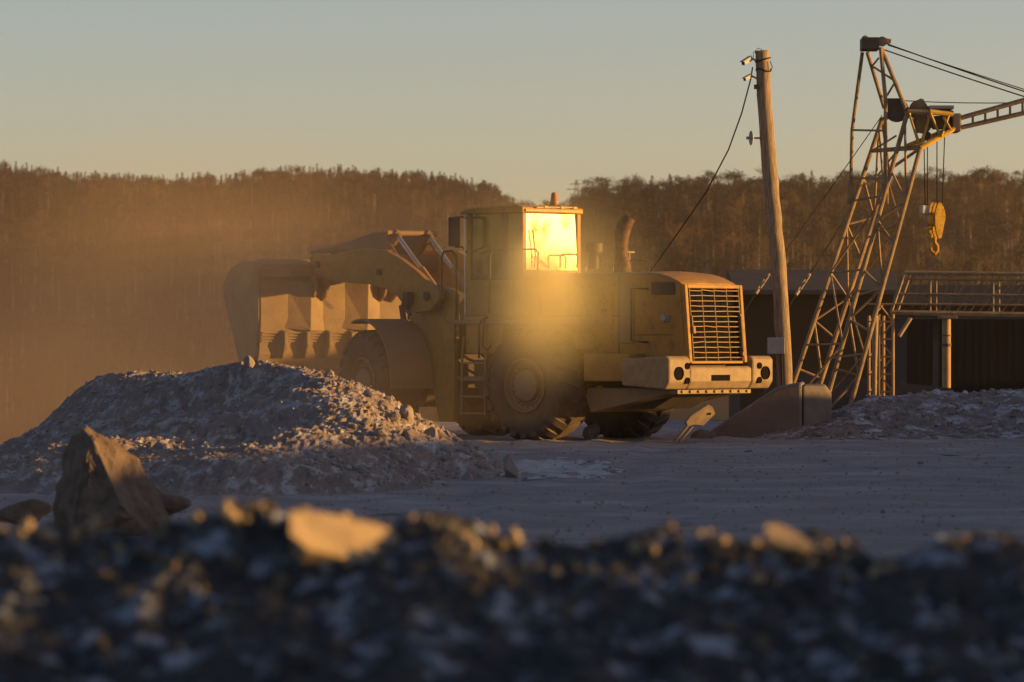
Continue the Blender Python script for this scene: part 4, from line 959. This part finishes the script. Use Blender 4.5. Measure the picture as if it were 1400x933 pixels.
obj('side_bracket', MB().frame_box(Q(1268, 313, -.1), (.09, 0, 0), (0, .05, 0), (0, 0, .03)).frame_box(Q(1268, 322, -.1), (.06, 0, 0), (0, .05, 0), (0, 0, .03)), M['craney'], HB, bevel=.01)
obj('hook', MB().path([Q(1277, 325, -.1), Q(1277, 332, -.1), Q(1281, 336, -.1), Q(1281, 343, -.1), Q(1277, 347, -.1), Q(1272, 344, -.1), Q(1271, 338, -.1)], [.05, .045, .05, .055, .05, .04, .02], 10), M['hooky'], HB, smooth=True)
obj('weight', MB().frame_box(Q(1261, 287, -.1), (.09, 0, 0), (0, .07, 0), (0, 0, .085)), M['white'], HB, bevel=.015)

# ------------------------------------------------------------------ gangway truss, posts and walls behind the crane
D0 = 100
GW = empty('gantry_walkway', Q(1390, 433), 'raised steel lattice walkway with slanting sunlit struts behind the crane', 'walkway')
for dd, a_ in ((-.5, 0), (.7, 8)):
    ln('chord', Q(1237 + a_, 373, dd), Q(1600, 377, dd), .05, 'lattice', GW); ln('chord', Q(1218 + a_, 428, dd), Q(1600, 434, dd), .07, 'lattice', GW)
    ln('rail', Q(1232 + a_, 381, dd), Q(1600, 386, dd), .03, 'lattice', GW); ln('rail', Q(1228 + a_, 402, dd), Q(1600, 406, dd), .03, 'lattice', GW); ln('rail', Q(1222 + a_, 416, dd), Q(1600, 419, dd), .03, 'lattice', GW)
    ln('end_strut', Q(1237 + a_, 373, dd), Q(1218 + a_, 428, dd), .04, 'lattice', GW)
    for px in range(1272, 1600, 86): ln('post', Q(px + a_, 374, dd), Q(px + a_, 430, dd), .022, 'lattice', GW)
for (x0, y0, x1, y1) in ((1232, 377, 1222, 412), (1250, 376, 1234, 418), (1262, 376, 1247, 420), (1312, 380, 1297, 425), (1334, 384, 1318, 426), (1358, 385, 1326, 427), (1384, 386, 1350, 427), (1402, 386, 1370, 427), (1274, 376, 1260, 423), (1280, 377, 1264, 423), (1301, 377, 1284, 425), (1324, 385, 1291, 425), (1344, 384, 1309, 425), (1374, 386, 1338, 427), (1392, 385, 1359, 427), (1415, 386, 1383, 427), (1450, 386, 1415, 427)):
    ln('strut', Q(x0, y0, -.45), Q(x1, y1, -.2), .022, 'plate', GW)
obj('walkway_floor', MB().box(Q(1218, 0).x, Q(1600, 0).x, 99.45, 100.75, Q(0, 435).z - .03, Q(0, 432).z - .03), M['greywall'], GW)
D0 = 99
tp_ = empty('support_post', (Q(1291, 0).x, 99, 0), 'sunlit T-headed steel post holding up the walkway', 'post')
ln('shaft', Vector((Q(1294, 0).x, 99, -.1)), Q(1294, 436), .10, 'post', tp_, 12)
obj('head_plate', MB().frame_box(Q(1295, 434), (.19, 0, 0), (0, .4, 0), (0, 0, .035)), M['plate'], tp_, bevel=.01)
obj('clamp', MB().tube(Q(1294, 474), Q(1294, 470), .115, 12).tube(Q(1294, 460), Q(1294, 458), .115, 12), M['dark'], tp_)
tg = tag(obj('support_post', MB().box(Q(1283, 0).x, Q(1290, 0).x, 100.1, 100.3, -.1, Q(0, 437, 1.2).z), M['greywall']), 'wide grey post standing in shade just left of the T-headed post', 'post')
# lattice column under the walkway
D0 = 92
LC = empty('lattice_column', (Q(1211, 0).x, 92, 0), 'small square lattice column lit by the sun at the left end of the walkway', 'lattice column')
cols = [(1202, -.2), (1221, -.2), (1188, .5), (1208, .6)]
for x, dd in cols: ln('chord', Vector((Q(x, 0, dd).x, 92 + dd, 0)), Q(x, 430 if dd < 0 else 432, dd), .032, 'post', LC, 8)
for k in range(6):
    y0, y1 = 560 - k * 24, 560 - (k + 1) * 24
    a_, b_ = (1202, 1221) if k % 2 == 0 else (1221, 1202)
    ln('brace', Q(a_, y0, -.2), Q(b_, y1, -.2), .018, 'post', LC); ln('brace', Q(1202, y1, -.2), Q(1221, y1, -.2), .022, 'post', LC)
    ln('brace', Q(1188, y0, .5), Q(1208, y1, .6), .018, 'post', LC)
    ln('brace', Q(1202, y1, -.2), Q(1188, y1, .5), .018, 'post', LC)
tag(obj('drain_pipe', MB().path([Vector((Q(1195, 0, -.5).x, 91.5, 0)), Q(1195.5, 500, -.5), Q(1196.5, 432, -.5)], [.05, .055, .075], 12), M['plate'], smooth=True), 'bright sunlit vertical pipe beside the lattice column', 'pipe')
tag(obj('drain_pipe', MB().tube(Q(1229, 460, -.3), Q(1245, 435, -.2), .045, 10), M['plate'], smooth=True), 'short slanting sunlit pipe under the walkway end', 'pipe')
# walls
def wall(name, px0, px1, yt0, yt1, d, th, m, label, cat, ribs=0, z0=-.3):
    a_ = P(px0, yt0, d); b_ = P(px1, yt1, d)
    e = MB(); e.add([(a_.x, d, z0), (b_.x, d, z0), (b_.x, d, b_.z), (a_.x, d, a_.z), (a_.x, d + th, z0), (b_.x, d + th, z0), (b_.x, d + th, b_.z), (a_.x, d + th, a_.z)],
                   [(0, 1, 2, 3), (5, 4, 7, 6), (3, 2, 6, 7), (0, 4, 5, 1), (0, 3, 7, 4), (1, 5, 6, 2)])
    if ribs:
        for i in range(ribs):
            x = a_.x + (b_.x - a_.x) * (i + .5) / ribs; e.box(x - .05, x + .05, d - .012, d - .002, z0, a_.z - .02)
    return tag(obj(name, e, m), label, cat)
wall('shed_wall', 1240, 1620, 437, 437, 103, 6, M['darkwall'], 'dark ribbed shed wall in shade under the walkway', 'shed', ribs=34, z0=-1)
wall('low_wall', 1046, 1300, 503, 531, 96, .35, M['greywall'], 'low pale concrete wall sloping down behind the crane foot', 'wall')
hb = empty('storage_building', P(1110, 470, 190), 'long low grey building behind the pole and crane', 'building')
a_ = P(1012, 398, 190); b_ = P(1222, 372, 190)
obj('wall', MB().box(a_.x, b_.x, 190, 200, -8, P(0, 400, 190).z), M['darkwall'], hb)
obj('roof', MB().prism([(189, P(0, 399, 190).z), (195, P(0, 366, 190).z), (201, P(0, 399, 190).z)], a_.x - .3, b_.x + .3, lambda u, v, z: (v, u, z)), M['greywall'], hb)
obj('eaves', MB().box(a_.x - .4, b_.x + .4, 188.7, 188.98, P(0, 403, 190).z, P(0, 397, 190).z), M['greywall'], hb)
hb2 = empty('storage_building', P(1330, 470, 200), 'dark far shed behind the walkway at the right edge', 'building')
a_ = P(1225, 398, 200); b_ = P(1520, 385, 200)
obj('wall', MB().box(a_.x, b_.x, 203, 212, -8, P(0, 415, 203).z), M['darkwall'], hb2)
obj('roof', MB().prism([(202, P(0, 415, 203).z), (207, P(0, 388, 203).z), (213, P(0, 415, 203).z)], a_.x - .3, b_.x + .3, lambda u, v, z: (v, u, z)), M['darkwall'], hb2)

# ------------------------------------------------------------------ pylon on the ridge
D0 = 1350
py_ = empty('power_pylon', Q(788, 330), 'thin lattice power pylon standing in the gap of the wooded ridge', 'pylon')
mb = MB()
base = Q(788, 330)
for s1 in (-1, 1):
    for s2 in (-1, 1): mb.tube(base + Vector((s1 * 2.2, s2 * 2.2, -6)), Q(788, 246) + Vector((s1 * .25, s2 * .25, 0)), .16, 4)
for k in range(9):
    t0, t1 = k / 9, (k + 1) / 9; w0, w1 = 2.2 * (1 - t0) + .25 * t0, 2.2 * (1 - t1) + .25 * t1; z0, z1 = base.z + t0 * 19, base.z + t1 * 19
    mb.tube((base.x - w0, base.y - w0, z0), (base.x + w1, base.y - w1, z1), .1, 4); mb.tube((base.x + w0, base.y - w0, z0), (base.x - w1, base.y - w1, z1), .1, 4)
obj('pylon_body', mb, M['dark'], py_)
for y_, w_ in ((252, 2.1), (259, 3.0), (266, 2.1)):
    p = Q(788, y_); obj('cross_arm', MB().tube(p - Vector((w_, 0, 0)), p + Vector((w_, 0, 0)), .18, 4), M['dark'], py_)

# ------------------------------------------------------------------ trees
def quads(mb, c, s, r, n=1, flat=0):
    for _ in range(n):
        a_ = Vector((r.gauss(0, 1), r.gauss(0, 1), r.gauss(0, 1))).normalized(); b_ = a_.orthogonal().normalized()
        if flat: a_.z *= flat; b_.z *= flat
        k = s * r.uniform(.6, 1.3); c_ = Vector(c)
        mb.add([c_ + a_ * k, c_ + b_ * k * .8, c_ - a_ * k * .9, c_ - b_ * k * .7], [(0, 1, 2, 3)])
def conifer(seed):
    r = random.Random(seed); t = MB(); H = 15
    t.tube((0, 0, -1.5), (0, 0, H * .97), .22, 6, .03)
    c = MB()
    z = 2.2
    while z < H:
        k = 1 - (z - 2.2) / (H - 2.2); w_ = 2.2 * k ** .8 + .12
        for i in range(int(5 + 5 * k)):
            a_ = r.uniform(0, 6.28); L_ = w_ * r.uniform(.65, 1.1)
            d = Vector((math.cos(a_), math.sin(a_), 0)); sd = Vector((-d.y, d.x, 0))
            p0 = Vector((0, 0, z)); p1 = d * L_ + Vector((0, 0, z - L_ * .28 + r.uniform(-.1, .2)))
            m_ = p0.lerp(p1, .55)
            c.add([p0 + d * .1, m_ + sd * L_ * .24 + Vector((0, 0, -.12)), p1, m_ - sd * L_ * .24 + Vector((0, 0, -.1))], [(0, 1, 2, 3)])
            quads(c, m_ + Vector((0, 0, -.15)), .2 + .2 * k, r, 1)
        z += .34 + .14 * r.random()
    return t, c
def pine(seed):
    r = random.Random(seed); t = MB(); H = 15
    top = Vector((r.uniform(-.4, .4), 0, H * .9)); t.path([(0, 0, -1.5), (r.uniform(-.2, .2), 0, H * .5), top], [.24, .17, .06], 6)
    c = MB()
    for i in range(9):
        z = H * r.uniform(.55, .95); a_ = r.uniform(0, 6.28); L_ = r.uniform(.8, 2.0) * (1.15 - (z / H - .5))
        q = Vector((math.cos(a_) * L_, math.sin(a_) * L_, z + .3)); t.tube((0, 0, z - .7), q, .06, 4, .02)
        for _ in range(26): quads(c, q + Vector((r.gauss(0, .55), r.gauss(0, .55), r.gauss(0, .38))), .26, r, 1, .6)
    for _ in range(40): quads(c, top + Vector((r.gauss(0, .6), r.gauss(0, .6), r.gauss(.2, .5))), .26, r, 1, .6)
    return t, c
def bare(seed, H=13, w_=2.2, leaf=.17, nl=12):
    r = random.Random(seed); t = MB(); c = MB()
    lean = r.uniform(-.6, .6)
    t.path([(0, 0, -1.5), (lean * .3, 0, H * .4), (lean, 0, H * .92)], [.17, .12, .02], 6)
    for i in range(26):
        z = H * r.uniform(.28, .88); a_ = r.uniform(0, 6.28); L_ = w_ * r.uniform(.5, 1) * math.sin(math.pi * min(.95, (z / H - .12))) + .3
        p0 = Vector((lean * z / H, 0, z)); q = p0 + Vector((math.cos(a_) * L_, math.sin(a_) * L_, L_ * r.uniform(.7, 1.3)))
        c.tube(p0, q, .045, 3, .012, caps=False)
        for _ in range(nl):
            k = r.uniform(.4, 1.05); e = p0.lerp(q, k); e2 = e + Vector((r.gauss(0, .42), r.gauss(0, .42), abs(r.gauss(.4, .35))))
            sd = Vector((r.uniform(-1, 1), r.uniform(-1, 1), 0)).normalized() * .05
            c.add([e - sd, e + sd, e2], [(0, 1, 2)]); c.add([e2 + Vector((-leaf, 0, 0)), e2 + Vector((0, leaf * .5, leaf)), e2 + Vector((leaf * .6, 0, -leaf * .5))], [(0, 1, 2)])
    return t, c
KINDS = []
for k in range(3): KINDS.append(('conifer_tree', *conifer(k), M['bark'], M['needles'], 'dark conifer with a pointed crown standing in the wooded hillside', 'tree', 'dark conifers on the hillside'))
for k in range(2): KINDS.append(('pine_tree', *pine(20 + k), M['bark'], M['needles'], 'round headed pine standing in the wooded hillside', 'tree', 'round headed pines on the hillside'))
for k in range(3): KINDS.append(('bare_tree', *bare(30 + k, 12 + k, 2.2), M['bark'], M['twigs'], 'bare brown leafless tree standing in the wooded hillside', 'tree', 'bare brown trees on the hillside'))
for k in range(2): KINDS.append(('birch_tree', *bare(50 + k, 13, 1.8, .15, 9), M['birch'], M['leaves'], 'pale trunked birch with thin crown standing in the wooded hillside', 'tree', 'pale birches on the hillside'))
def mesh_of(mb, name, m):
    me = bpy.data.meshes.new(name); me.from_pydata([tuple(v) for v in mb.v], [], mb.f); me.materials.append(m); me.update(); return me
KM = []
for (nm, t, c, mt, mc, lab, cat, grp) in KINDS: KM.append((nm, mesh_of(t, nm + '_trunk', mt), mesh_of(c, nm + '_crown', mc), lab, cat, grp, np.array(t.v, float), t.f, np.array(c.v, float), c.f, mt, mc))
spots = []
rt = random.Random(5)
step = 4.3
for j, y in enumerate(np.arange(600, 1200, step)):
    half = y * .125
    for x in np.arange(-half, half, step):
        xx = x + rt.uniform(-2.2, 2.2); yy = y + rt.uniform(-2.2, 2.2); px = 700 + xx / yy * F; dc = crest_d(px)
        if yy > dc + 25 or yy < dc - 430: continue
        rel = (yy - (dc - 430)) / 430
        dn = noise.noise((xx / 28, yy / 45, 1.3)) + .2 * noise.noise((xx / 9, yy / 9, 4))
        if rt.random() < .12 + .25 * (dn < -.25): continue
        if rel > .93: k = rt.choice([0, 1, 2, 0, 1, 2, 3, 5]) if px < 700 else rt.choice([0, 3, 4, 3, 4, 5, 6, 8])
        elif px > 780 and dn > -.15: k = rt.choice([0, 1, 2, 3, 4, 3, 4, 0, 1, 5])
        elif dn > .12: k = rt.choice([0, 1, 2, 3, 4, 2])
        elif dn < -.22: k = rt.choice([8, 9, 8, 5, 6])
        else: k = rt.choice([5, 6, 7, 5, 6, 7, 8, 9, 3])
        s = rt.uniform(.40, .68)
        spots.append((xx, yy, terrain(xx, yy) - .2, k, s, rt.uniform(0, 6.28)))
        if rel > .86:
            for _ in range(2):
                x2 = xx + rt.uniform(-2.2, 2.2); y2 = yy + rt.uniform(-2.2, 2.2)
                spots.append((x2, y2, terrain(x2, y2) - .2, rt.choice([0, 1, 2, 3, 5]) if px < 700 else rt.choice([0, 3, 4, 3, 5]), rt.uniform(.3, .74), rt.uniform(0, 6.28)))
near = sorted(range(len(spots)), key=lambda i: spots[i][1] - (0 if True else 0))[:150]
ridge = [i for i in sorted(range(len(spots)), key=lambda i: abs(spots[i][1] - crest_d(700 + spots[i][0] / spots[i][1] * F) - 3)) if i not in set(near)][:130]
ind = set(near) | set(ridge); rset = set(ridge)
protos = {}
for i in ind:
    x, y, z, k, s, a_ = spots[i]; nm, tm, cm, lab, cat, grp = KM[k][:6]
    r_ = bpy.data.objects.new(nm, None); C.objects.link(r_); r_.location = (x, y, z); r_.scale = (s * 1.45, s * 1.45, s); r_.rotation_euler = (0, 0, a_)
    px = 700 + x / y * F; where = ('on the skyline' if i in rset else 'low on the wooded hillside') + (' left of the loader' if px < 620 else ' behind the loader cab' if px < 900 else ' behind the crane and pole')
    tag(r_, lab.replace('standing in the wooded hillside', where), cat, grp)
    for n_, me in (('trunk', tm), ('crown', cm)):
        o = bpy.data.objects.new(n_, me); C.objects.link(o); o.parent = r_
def mass(name, idx, which, m, ks):
    vs_, loops, tot, n = [], [], [], 0
    for i in idx:
        x, y, z, k, s, a_ = spots[i]
        if k not in ks: continue
        V, Fc = (KM[k][6], KM[k][7]) if which == 't' else (KM[k][8], KM[k][9])
        ca, sa = math.cos(a_) * s * 1.45, math.sin(a_) * s * 1.45
        vs_.append(np.stack([V[:, 0] * ca - V[:, 1] * sa + x, V[:, 0] * sa + V[:, 1] * ca + y, V[:, 2] * s + z], 1))
        if (k, which) not in protos: protos[(k, which)] = (np.concatenate([np.array(f) for f in Fc]), np.array([len(f) for f in Fc]))
        a2, b2 = protos[(k, which)]; loops.append(a2 + n); tot.append(b2); n += len(V)
    V = np.concatenate(vs_); Lp = np.concatenate(loops); Tt = np.concatenate(tot)
    return V, Lp, Tt
rest = [i for i in range(len(spots)) if i not in ind]
me = bpy.data.meshes.new('forest'); mats_ = []; Vs, Ls, Ts, Mi = [], [], [], []; n = 0
for (which, m, ks) in (('t', M['bark'], (0, 1, 2, 3, 4, 5, 6, 7)), ('t', M['birch'], (8, 9)), ('c', M['needles'], (0, 1, 2, 3, 4)), ('c', M['twigs'], (5, 6, 7)), ('c', M['leaves'], (8, 9))):
    V, Lp, Tt = mass('x', rest, which, m, ks); me.materials.append(m); Vs.append(V); Ls.append(Lp + n); Ts.append(Tt); Mi.append(np.full(len(Tt), len(me.materials) - 1)); n += len(V)
V = np.concatenate(Vs); Lp = np.concatenate(Ls); Tt = np.concatenate(Ts); Mi = np.concatenate(Mi)
me.vertices.add(len(V)); me.vertices.foreach_set('co', V.ravel()); me.loops.add(len(Lp)); me.loops.foreach_set('vertex_index', Lp.astype(np.int32))
me.polygons.add(len(Tt)); me.polygons.foreach_set('loop_start', np.concatenate([[0], np.cumsum(Tt)[:-1]]).astype(np.int32)); me.polygons.foreach_set('material_index', Mi.astype(np.int32))
me.update(calc_edges=True); me.validate()
fo_ = bpy.data.objects.new('forest', me); C.objects.link(fo_); tag(fo_, 'hazy brown autumn forest covering the far hillside', 'forest', kind='stuff')
print('trees', len(spots), 'forest faces', len(Tt))

# ------------------------------------------------------------------ air: haze and dust
def vol(name, x0, x1, y0, y1, z0, z1, dens, col, aniso, label, field=None, rng=(.35, 1.3), ns=.45):
    mb = MB().box(x0, x1, y0, y1, z0, z1); m = bpy.data.materials.new(name); m.use_nodes = True; t = m.node_tree; N = t.nodes
    N.remove(N['Principled BSDF']); pv = N.new('ShaderNodeVolumePrincipled'); pv.inputs['Color'].default_value = (*col, 1); pv.inputs['Anisotropy'].default_value = aniso
    pv.inputs['Density'].default_value = dens; t.links.new(pv.outputs[0], N['Material Output'].inputs['Volume'])
    if field:                       # soft-edged puffs, in metres of the real place
        geo = N.new('ShaderNodeNewGeometry'); acc = None
        nz_ = N.new('ShaderNodeTexNoise'); nz_.inputs['Scale'].default_value = ns; nz_.inputs['Detail'].default_value = 3; t.links.new(geo.outputs['Position'], nz_.inputs['Vector'])
        mr_ = N.new('ShaderNodeMapRange'); mr_.inputs['From Min'].default_value = .25; mr_.inputs['From Max'].default_value = .7; mr_.inputs['To Min'].default_value = rng[0]; mr_.inputs['To Max'].default_value = rng[1]; t.links.new(nz_.outputs[0], mr_.inputs[0])
        for (c, r_, k) in field:
            mp2 = N.new('ShaderNodeVectorMath'); mp2.operation = 'SUBTRACT'; t.links.new(geo.outputs['Position'], mp2.inputs[0]); mp2.inputs[1].default_value = c
            dv2 = N.new('ShaderNodeVectorMath'); dv2.operation = 'DIVIDE'; t.links.new(mp2.outputs[0], dv2.inputs[0]); dv2.inputs[1].default_value = r_
            ln2 = N.new('ShaderNodeVectorMath'); ln2.operation = 'LENGTH'; t.links.new(dv2.outputs[0], ln2.inputs[0])
            m3 = N.new('ShaderNodeMapRange'); m3.interpolation_type = 'SMOOTHERSTEP'; m3.inputs['From Min'].default_value = 1; m3.inputs['From Max'].default_value = 0
            m3.inputs['To Min'].default_value = 0; m3.inputs['To Max'].default_value = k; t.links.new(ln2.outputs['Value'], m3.inputs[0])
            if acc is None: acc = m3.outputs[0]
            else:
                s3 = N.new('ShaderNodeMath'); s3.operation = 'ADD'; t.links.new(acc, s3.inputs[0]); t.links.new(m3.outputs[0], s3.inputs[1]); acc = s3.outputs[0]
        pr = N.new('ShaderNodeMath'); pr.operation = 'MULTIPLY'; t.links.new(acc, pr.inputs[0]); t.links.new(mr_.outputs[0], pr.inputs[1])
        t.links.new(pr.outputs[0], pv.inputs['Density'])
    o = obj(name, mb, m); tag(o, label, 'dust' if field else 'haze', kind='stuff'); return o
HAZE_D = .00012
vol('haze', -XR - 4, XR + 4, -64, 1704, -60, 75, HAZE_D, (.95, .76, .58), .3, 'thin warm haze filling the air over the quarry and the valley')
vol('dust_cloud', -14, 5, 66, 100, 0, 7, 0, (.97, .70, .42), .2, 'sunlit dust drifting round the loader and its bucket',
    field=[((-6, 83, 1.8), (8, 14, 5.5), .034), ((-.5, 86, 2), (5, 10, 4), .022), ((-1.5, 76, 1.2), (4.5, 8, 3.2), .010)], rng=(.1, 1.7), ns=.3)
vol('glow_puff', -2.2, 3.4, 73.6, 77.3, .2, 5.2, 0, (1.0, .87, .47), .0, 'added dust puff beside the loader standing in for the cab window glow',
    field=[((.50, 75.9, 3.08), (.85, 1.1, .72), 1.6), ((.50, 75.8, 2.75), (1.2, 1.4, 1.35), .65), ((.55, 75.7, 2.3), (1.3, 1.4, 1.8), .22), ((.65, 75.6, 2.9), (2.6, 1.7, 2.3), .24)], rng=(.7, 1.25), ns=.9)  # yellow dust added to imitate the reflected glow and bloom at the window
vol('dust_bank', -95, 6, 120, 520, -22, 20, 0, (.97, .62, .36), .2, 'amber dust drifting over the valley on the left',
    field=[((-42, 300, -4), (52, 170, 16), .0013)], rng=(.1, 1.9), ns=.035)
